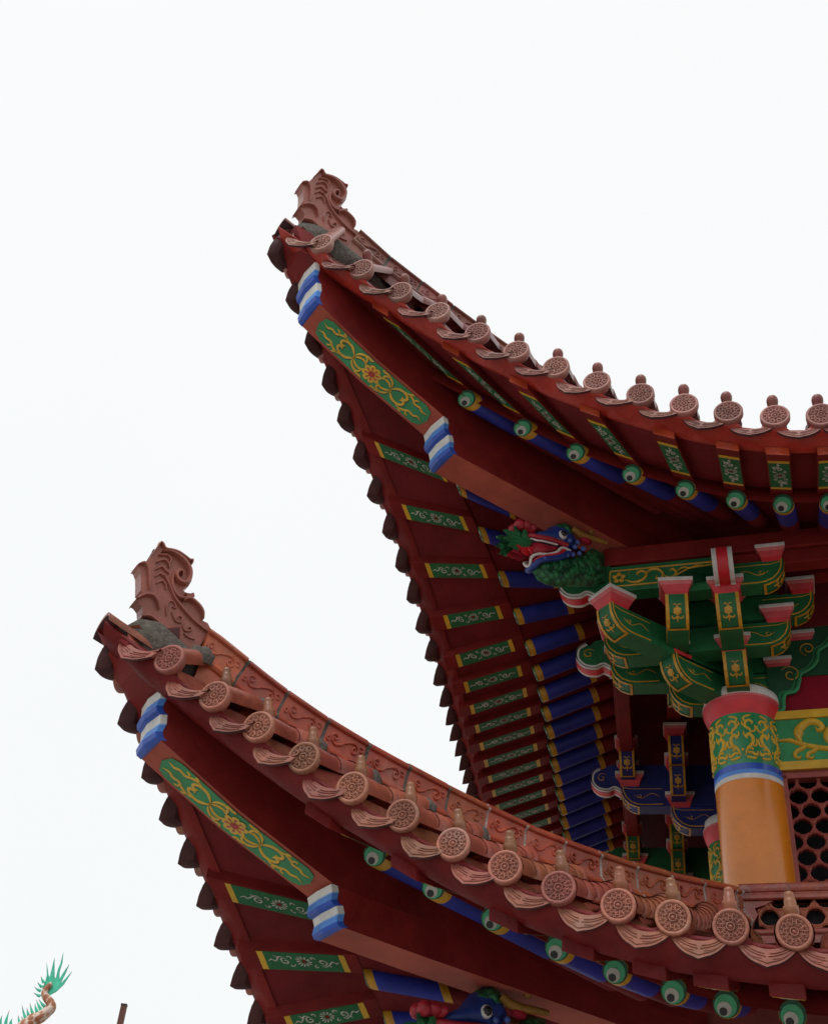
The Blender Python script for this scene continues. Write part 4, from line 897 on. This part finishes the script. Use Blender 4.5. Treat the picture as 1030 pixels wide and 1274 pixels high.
def wing(c, ax, l, zb, h, wd, col, parent):
    # cloud-shaped nose: lobed profile, red edge with white borders, gold scroll on the cheeks
    ax = V(ax).normalized(); sd = ZV.cross(ax); c = V(c)
    fn = lambda u, v, w_: c+ax*u+sd*w_+ZV*(zb+v)
    g_ = l-.34
    low = smooth([(0, 0), (max(0, g_)+.02, 0), (g_+.09, -.004), (g_+.145, .026), (g_+.20, .004), (g_+.275, .016), (g_+.325, .062), (l, h*.48), (g_+.325, h*.74), (g_+.27, h*.90)], 5)
    poly = low+smooth([(g_+.24, h*.80), (g_+.20, h*.98), (g_+.13, h), (g_+.10, h*.86), (g_+.05, h)], 4)+[(0, h)]
    m = MB(); m.prism(poly, fn, -wd/2, wd/2, col)
    def off(i, hh):
        a, b = low[max(i-1, 0)], low[min(i+1, len(low)-1)]; tx, tz = b[0]-a[0], b[1]-a[1]; l_ = math.hypot(tx, tz) or 1
        return low[i][0]+tz/l_*hh, low[i][1]-tx/l_*hh
    for u0, u1, mat, hh in ((-.56, -.30, "white_paint", .006), (-.30, .30, "red_bright", .009), (.30, .56, "white_paint", .006)):
        rows = []
        for i in range(len(low)):
            x, z = off(i, hh); rows.append([fn(x, z, u0*wd), fn(x, z, u1*wd)])
        m.grid(rows, mat, True)
    for sgn in (1, -1):
        S2 = lambda u, v, hh: fn(u, v, sgn*(wd/2+hh))
        m.ribbon([off(i, -.012) for i in range(len(low))], .016, S2, .006, "white_paint", taper=False)
        m.ribbon(spiral(g_+.25, h*.52, .006, .045, 1.0, 1.25, 14), .008, S2, .004, "gold_paint"); m.ribbon(spiral(g_+.12, h*.58, .004, .035, 2.4, -1.1, 12), .007, S2, .004, "gold_paint")
    return m.build("cloud_bracket", parent, bevel=.002)
AW = .150
def bracket_corner(c, col):
    e1, e2 = .42, .83
    fdir, ldir = -N[1], -N[-1]; dg = V((0, -1, 0))
    Z1, Z2, Z3, H = 4.43, 4.605, 4.80, .19
    for a in (fdir, ldir):
        arm(c, a, -.1, e1+.06, Z1-.03, H, AW, col, pav); arm(c, a, -.1, e2+.06, Z2-.01, H, AW, col, pav)
        wing(c, a, 1.14, 4.745, .24, .12, col, pav) if a == ldir else wing(c+a*.80, a, .32, 4.82, .24, .12, col, pav)
    arm(c, dg, -.1, e1/SA+.10, Z1-.04, H, AW, col, pav, blk=.235); arm(c, dg, -.1, e2/SA+.10, Z2-.04, H, AW, col, pav, blk=.235)
    for al, out_ in ((D[1], fdir), (D[-1], ldir)):
        # along the wall, then on each step out
        arm(c, al, -.1, .36, Z1+.03, H, .12, col, pav); arm(c, al, -.1, .54, Z2+.06, H, .12, col, pav)
        # step one: past the corner to become the neighbour's outward arm
        base = c+out_*e1
        arm(base, al, -(e1/TA+.50), .39, Z2, H, AW*.95, col, pav, ends=(1, -1)); arm(base, al, -.30, .57, Z3+.03, H, .12, col, pav, ends=(1,))
        base = c+out_*e2
        arm(base, al, -.30, .39, Z3+.03, H, .12, col, pav, ends=(1,))
    # infill between the tiers: deep green tie beams
    for al, out_ in ((D[1], fdir), (D[-1], ldir)):
        for e, x0, x1, z0, z1 in ((0, -.1, 2.4, 4.62, 4.86), (e1, -e1/TA, .34, 4.82, 5.05)):
            m = MB(); m.box(c+out_*e+al*((x0+x1)/2)+ZV*((z0+z1)/2), al*((x1-x0)/2), out_*.045, ZV*((z1-z0)/2), "green_deep"); m.build("tie_beam", pav)
def bracket_mid(c, al, out_, col, dark):
    e1, e2 = .42, .83; Z1, Z2, Z3, H = 4.43, 4.605, 4.80, .19
    arm(c, out_, -.1, e1+.06, Z1-.03, H, AW, col, pav); arm(c, out_, -.1, e2+.06, Z2-.01, H, AW, col, pav); wing(c, out_, 1.14, 4.745, .24, .12, col, pav)
    for e, zz, hl in ((0, Z1+.03, .36), (0, Z2+.06, .54), (e1, Z2+.02, .36), (e1, Z3+.03, .50), (e2, Z3+.03, .30)):
        arm(c+out_*e, al, -hl, hl, zz, H, .12, col, pav, ends=(1, -1))
    m = MB(); m.box(c+out_*e1+ZV*4.93, al*.4, out_*.045, ZV*.1, dark); m.build("tie_beam", pav)
bracket_corner(O0, "green_paint")
bracket_mid(O0+D[-1]*1.95, D[-1], -N[-1], "blue_bracket", "blue_bracket")
bracket_mid(O0+D[-1]*3.62, D[-1], -N[-1], "green_paint", "green_deep")

bracket_mid(O0+D[1]*2.4, D[1], -N[1], "green_paint", "green_deep")

# top beam and purlins carried by the brackets
def beam_box(c, al, x0, x1, out_, hw, z0, z1, mat, name, bevel=.006, parent=None):
    m = MB(); m.box(V(c)+al*((x0+x1)/2)+ZV*((z0+z1)/2), al*((x1-x0)/2), out_*hw, ZV*((z1-z0)/2), mat); return m.build(name, parent or pav, bevel=bevel)
fo, lo = -N[1], -N[-1]; e2 = .83; CX = -e2/TA
def scroll_beam(base, al, out_, x0, x1, z0, z1):
    ob = beam_box(base, al, x0, x1, out_, .06, z0, z1, "green_paint", "painted_beam")
    m = MB(); zc = (z0+z1)/2; fn = lambda u, v, h: V(base)+al*u+ZV*(zc+v)+out_*(.061+h); hh = (z1-z0)/2
    L_ = x1-x0
    m.ribbon([(x0+.03, hh*.62), (x0+L_*.45, hh*.62), (x0+L_*.93, hh*.60), (x0+L_*.90, hh*.40), (x0+L_*.70, hh*.30), (x0+L_*.58, -.02), (x0+L_*.48, -hh*.62), (x0+.03, -hh*.62)], .012, fn, .006, "gold_paint", taper=False)
    m.ribbon([(x0+.03, hh*.62), (x0+.025, 0), (x0+.03, -hh*.62)], .012, fn, .006, "gold_paint", taper=False)
    c0 = x0+.09
    for q in range(5):
        a = q*2*math.pi/5+.3; m.blob([(c0+.03*math.cos(a)+.018*math.cos(b), .03*math.sin(a)+.018*math.sin(b)) for b in [k*math.pi/3 for k in range(6)]], fn, .009, "gold_paint")
    m.ribbon(smooth([(c0+.04, -.02), (c0+.10, -.045), (c0+.16, -.03), (c0+.19, .015), (c0+.16, .045), (c0+.125, .03), (c0+.135, .005)], 6), .018, fn, .010, "gold_paint")
    m.ribbon(smooth([(c0+.18, .0), (c0+.21, .045), (c0+.26, .05), (c0+.30, .01), (c0+.29, -.035), (c0+.255, -.03), (c0+.262, -.008)], 6), .018, fn, .010, "gold_paint")
    m.ribbon(smooth([(c0+.30, -.01), (c0+.35, -.035), (c0+.39, .0), (c0+.37, .035), (c0+.345, .02)], 6), .015, fn, .009, "gold_paint")
    m.ribbon(smooth([(c0+.39, .01), (c0+.44, .04), (c0+.49, .03), (c0+.53, .045), (c0+.58, .04)], 5), .010, fn, .008, "gold_paint")
    for k in range(7): m.ribbon([(c0+.06+.075*k, (-1)**k*.02), (c0+.075+.075*k, (-1)**k*.05)], .010, fn, .006, "gold_paint")
    m.build("gold_ornament", ob)
scroll_beam(O0+fo*e2, D[1], fo, CX-.05, .02, 4.885, 5.10)
scroll_beam(O0+lo*e2, D[-1], lo, CX-.05, .02, 4.885, 5.10)
wing(O0+fo*e2+D[1]*(CX-.02), -D[1], .36, 4.87, .24, .12, "green_paint", pav)
for al, out_, ln in ((D[1], fo, 3.2), (D[-1], lo, 7.0)):
    beam_box(O0+out_*e2, al, .02, ln, out_, .055, 4.99, 5.10, "red_paint", "purlin")
    beam_box(O0+out_*e2, al, CX-.06, ln, out_, .075, 5.11, 5.25, "red_paint", "purlin")
    beam_box(O0+out_*.42, al, -.35, ln, out_, .06, 5.17, 5.36, "red_paint", "purlin")
    beam_box(O0, al, -.05, ln, out_, .08, 5.00, 5.60, "soffit_red", "wall_plate")

# ------------------------------------------------------------------ upper storey front: painted lintel, panel, lattice
def on_front(u, v, h): return O0+D[1]*u+ZV*v+fo*h
ob = beam_box(O0+D[1]*0, D[1], .15, 2.3, fo, .075, 3.885, 4.32, "green_pale", "painted_lintel")
m = MB()
for z in (3.912, 4.293):
    m.box(on_front(1.225, z, .08), D[1]*1.075, fo*.012, ZV*.030, "yellow_paint")
for k in range(3):
    x0 = .27+k*.66; fn = lambda u, v, h: on_front(x0+u, 4.10+v, .076+h)
    rb = lambda p, a, b, h=.020: m.ribbon(smooth(p, 6), lambda q: 1.25*(a+(b-a)*q), fn, h, "yellow_paint", crown=.5)
    rb([(-.07, .0), (.02, .004), (.08, -.02), (.16, -.05), (.30, -.075), (.50, -.05)], .022, .034)
    rb([(.10, -.03), (.085, .03), (.10, .09), (.16, .135), (.22, .125), (.245, .085), (.215, .062), (.200, .085)], .060, .020, .026)
    rb([(.09, .03), (.105, .10), (.17, .128)], .036, .02, .034)
    rb([(.14, -.04), (.10, -.06), (.055, -.085), (.045, -.115), (.07, -.135), (.085, -.12)], .030, .014)
    rb([(.22, -.06), (.17, -.085), (.13, -.105), (.125, -.13), (.15, -.14), (.165, -.128)], .028, .012)
    rb([(.30, -.07), (.27, .0), (.285, .06), (.34, .10), (.40, .085), (.415, .045), (.39, .03)], .055, .018, .026)
    rb([(.42, -.07), (.44, -.01), (.50, .02), (.55, .0)], .040, .016)
m.build("gold_ornament", ob)
# crimson panel and cloud-edged green spandrel
m = MB(); m.box(on_front(1.2, 4.70, .0), D[1]*1.15, fo*.03, ZV*.375, "crimson"); pn = m.build("spandrel_panel", pav)
m = MB(); cl = smooth([(.20, 4.335), (.275, 4.34), (.29, 4.42), (.31, 4.47), (.38, 4.49), (.41, 4.56), (.43, 4.62), (.50, 4.66), (.55, 4.72), (.57, 4.80), (.63, 4.84), (.68, 4.90)], 5)
m.prism(cl+[(.68, 5.05), (.20, 5.05)], on_front, .03, .075, "green_deep")
m.ribbon(cl, .028, lambda u, v, h: on_front(u, v, .076+h), .008, "green_pale", taper=False)
m.ribbon([(u-.030, v+.012) for u, v in cl], .020, lambda u, v, h: on_front(u, v, .076+h), .005, "green_paint", taper=False)
m.ribbon(spiral(.36, 4.62, .01, .07, 0, 1.4, 18), .010, lambda u, v, h: on_front(u, v, .077+h), .004, "gold_paint"); m.ribbon(spiral(.50, 4.82, .01, .06, 2, 1.4, 18), .010, lambda u, v, h: on_front(u, v, .077+h), .004, "gold_paint")
m.build("cloud_spandrel", pav)
m = MB()
for k in range(5):
    fn = lambda u, v, h: on_front(.80+k*.3+u, 4.62+v, .031+h)
    for q in range(6): m.ribbon([(-.06+.01*q, .06-.024*q), (.0, .065-.024*q), (.05-.008*q, .06-.024*q)], .006, fn, .003, "gold_paint")
m.build("gold_ornament", pn)
def lattice(name, f, x0, x1, z0, z1, rr, bar, dep, mat, parent=None):
    m = MB(); dx = rr*math.sqrt(3)*1.04; dz = rr*1.5*.92; row = 0; z = z0
    while z < z1+rr:
        x = x0+(dx/2 if row % 2 else 0)
        while x < x1+dx/2:
            hexo = []; hexi = []
            for k in range(12):
                a = math.pi/6*k+math.pi/2
                ro = rr*1.04*math.cos(math.pi/6)/math.cos(((a-math.pi/2+math.pi/6) % (math.pi/3))-math.pi/6) if k % 2 else rr*1.04
                hexo.append((x+ro*math.cos(a), z+ro*.92*math.sin(a))); ri = rr-bar-(.006 if k % 2 == 0 else 0)
                hexi.append((x+ri*math.cos(a), z+ri*.92*math.sin(a)))
            cl_ = lambda p: (min(max(p[0], x0), x1), min(max(p[1], z0), z1))
            if x0-.2 < x < x1+.2:
                ho = [cl_(p) for p in hexo]; hi = [cl_(p) for p in hexi]
                rows = [[f(*p, 0) for p in ho], [f(*p, dep) for p in ho], [f(*p, dep*1.25) for p in [((a_[0]+b_[0])/2, (a_[1]+b_[1])/2) for a_, b_ in zip(ho, hi)]], [f(*p, dep) for p in hi], [f(*p, 0) for p in hi]]
                m.grid(rows, mat, False, cv=True)
            x += dx
        z += dz; row += 1
    return m.build(name, parent or pav)
lat = lattice("lattice_window", lambda u, v, h: on_front(u, v, .0+h), .235, 2.25, 2.98, 3.84, .076, .0115, .035, "lattice_red")
m = MB()
for x0, x1, z0, z1 in ((.20, .245, 2.9, 3.86), (.2, 2.3, 3.835, 3.885), (.2, 2.3, 2.93, 2.985)):
    m.box(on_front((x0+x1)/2, (z0+z1)/2, .02), D[1]*((x1-x0)/2), fo*.04, ZV*((z1-z0)/2), "lattice_red")
m.build("window_frame", lat)
# walls of the upper storey (near-black sheets painted as the unlit room's darkness)
beam_box(O0, D[1], .0, 3.2, N[1], .02, 2.2, 3.0, "wall_plaster", "wall"); 
m = MB(); m.box(on_front(1.6, 3.6, -.55), D[1]*1.7, fo*.02, ZV*1.9, "interior_shade"); m.build("dark_backing", pav)
m = MB(); m.box(O0+D[-1]*3.6+ZV*3.9-lo*.10, D[-1]*3.6, lo*.03, ZV*1.75, "interior_shade"); m.build("wall", pav)
beam_box(O0, D[-1], .1, 7.1, lo, .06, 3.90, 4.30, "green_deep", "painted_lintel")
beam_box(O0, D[-1], .1, 7.1, lo, .05, 2.3, 3.0, "wall_plaster", "wall")
# ------------------------------------------------------------------ ridge round the foot of the upper storey, pierced
def foot_ridge(s, x0, x1):
    al = D[s]; ou = -N[s]; base = O0+ou*.215
    f = lambda u, v, h: base+al*u+ZV*v+ou*h
    ln = .30; k = 0; u = x0
    while u < x1:
        b = min(u+ln, x1); m = MB()
        jit = random.uniform(-.003, .003)
        sect = [(-.10, 2.945), (.022, 2.945), (.030, 2.952), (.030, 2.972), (.020, 2.980), (.014, 2.986), (.014, 2.992), (.026, 2.998), (.032, 3.012), (.032, 3.034), (.018, 3.050), (-.02, 3.056), (-.10, 3.056)]
        rows = [[f(q, z+jit, h+jit) for h, z in sect] for q in (u+.004, b-.004)]
        m.grid(rows, "ridge_red", False, cv=True)
        for rw, o in ((rows[0], 1), (rows[1], -1)): m.add(rw, [list(range(len(sect)))[::o]], "ridge_red")
        m.build("ridge_tile", pav)
        m = MB(); rows = [[f(q, z*1.0, h-.004) for h, z in sect] for q in (b-.008, b+.008)]; m.grid(rows, "mortar_pale", False, cv=True); m.build("mortar_joint", pav)
        u = b
    ob = lattice("pierced_ridge", lambda u, v, h: f(u, v, -.04+h), x0+.10, x1, 2.745, 2.945, .074, .015, .035, "lattice_orange")
    m = MB()
    m.box(f((x0+x1)/2, 2.71, -.02), al*((x1-x0)/2), ou*.055, ZV*.034, "ridge_red"); m.tube([f(x0, 2.742, .03), f(x1, 2.742, .03)], .020, 10, "ridge_red")
    m.box(f((x0+x1)/2+.05, 2.80, -.085), al*((x1-x0)/2), ou*.012, ZV*.22, "interior_shade")  # near-black sheet paints the shade behind the piercings
    m.prism([(x0-.06, 2.70), (x0+.12, 2.70), (x0+.10, 2.74), (x0+.055, 2.77), (x0+.075, 2.82), (x0+.10, 2.86), (x0+.085, 2.90), (x0+.15, 2.92), (x0+.20, 2.945), (x0-.06, 2.945)], f, -.05, .012, "ridge_red")
    m.build("ridge_base", ob)
foot_ridge(1, -.13, 2.4); foot_ridge(-1, -.13, 5.0)
# unseen core slabs added to block light inside; then the lower storey
c = O0+(D[1]+D[-1])*.0
m = MB(); 
def slab(z0, z1, ins, mat, x1=4.4, y1=7.2):
    p0 = O0+N[1]*ins*0+V((0, ins/SA, 0)); a = D[1]*x1; b = D[-1]*y1
    q = [p0, p0+a, p0+a+b, p0+b]; m.hexa([p+ZV*z0 for p in q]+[p+ZV*z1 for p in q], mat)
slab(5.62, 5.70, .0, "interior_shade"); m.build("ceiling", pav)
m = MB(); slab(2.56, 2.62, .0, "interior_shade"); m.build("floor_slab", pav)
m = MB(); LO = V((0, 3.26, 0)); a = D[1]*5.2; b = D[-1]*7.0; q = [LO+ZV*GROUND, LO+a+ZV*GROUND, LO+a+b+ZV*GROUND, LO+b+ZV*GROUND]
m.hexa(q+[p+ZV*(2.50-GROUND) for p in q], "wall_plaster"); m.build("lower_wall", pav)
# roof covering of the upper roof behind the slopes
m = MB(); q = [O0+V((0, .9, 6.3)), O0+D[1]*4.2+V((0, .9, 6.3)), O0+D[1]*4.2+D[-1]*6+V((0, .9, 6.3)), O0+D[-1]*6+V((0, .9, 6.3))]
m.hexa(q+[p+ZV*.1 for p in q], "tile_upper"); m.build("roof_deck", pav)

# ------------------------------------------------------------------ dragon pillar beyond, only its tail in the frame
FH = V((-.8788, .4772, 0)); RT = V((.4772, .8788, 0)); CP = V((5.1478, -1.5962, 0))
def far(u, v, h=0, dist=14): return CP+FH*(dist+h)+RT*u+ZV*v
base_u = -4.05
dragon = empty("dragon_statue", far(base_u, GROUND), "green finned dragon tail rising from a pillar left of the pavilion", "dragon statue")
m = MB(); m.lathe([(.55, GROUND), (.55, GROUND+.25), (.36, GROUND+.35), (.26, GROUND+.5), (.24, 2.6), (.30, 2.7), (.30, 2.85), (0, 2.9)], far(base_u, 0), (1, 0, 0), (0, 1, 0), ZV, 24, "stone_grey"); m.build("pedestal", dragon)
bp = [(u, v, 0) for u, v in TAIL_BODY][::-1]
tail3 = [far(u, v, h) for u, v, h in smooth(bp+[(-3.70, 3.60, 0), (-3.80, 3.45, .05), (-3.90, 3.2, .15), (-4.0, 3.0, .25)], 5)]
hel = [far(base_u+.33*math.sin(a), 3.0-.32*a/1.6, .33*math.cos(a)) for a in [k*.25 for k in range(0, 80)]]
path = tail3+hel[1:]
rad = []
for i in range(len(path)):
    q = i/len(path); k = min(i/ (len(bp)*5), 1.0); rad.append(.022+.060*k+.05*max(0, min(1, (i-60)/40)))
m = MB(); m.tube(path, rad, 16, "scale_skin"); m.build("body", dragon)
m = MB()
fan = TAIL_FAN
m.prism(fan, lambda u, v, h: far(u, v, h), .012, .030, "fin_green"); 
m.build("tail_fan", dragon)
m = MB()
def spike(a, b, wd, m, h=0):
    A_, B_ = V(far(*a, h)), V(far(*b, h)); ax = B_-A_; sd = ax.cross(FH).normalized()
    rows = []
    for q, k in ((0, 1), (.35, .72), (.7, .30), (1, .03)):
        c = A_+ax*q+sd*(.006*math.sin(q*3)); rows.append([c+sd*wd*k, c+FH*.010*k, c-sd*wd*k, c-FH*.010*k])
    m.grid(rows, ["fin_green", "fin_green", "fin_tip"], False, cv=True)
for a, b in TAIL_SPIKES: spike(a, b, .020, m)
tips = [fan[4], fan[8], fan[13], fan[18], fan[22]]
m.build("fins", dragon)
# ------------------------------------------------------------------ pole
pole = MB(); pc = far(-3.04, 0, 0, 16); top = far(-3.043, 4.505, 0, 16)
lean = (far(-3.043, 4.505, 0, 16)-far(-3.0415, 4.277, 0, 16))
b0 = top-lean*((top.z-GROUND)/lean.z); s1, s2 = RT*.036, FH*.036
pole.hexa([b0-s1-s2, b0+s1-s2, b0+s1+s2, b0-s1+s2, top-s1-s2, top+s1-s2, top+s1+s2, top-s1+s2], "pole_brown")
po = pole.build("pole", None, origin=b0); po["label"] = "thin square brown pole standing between the dragon tail and the pavilion"; po["category"] = "pole"
cp_ = MB(); cp_.box(top+ZV*.006, RT*.039, FH*.039, ZV*.010, "black_paint"); cp_.build("pole_cap", po)
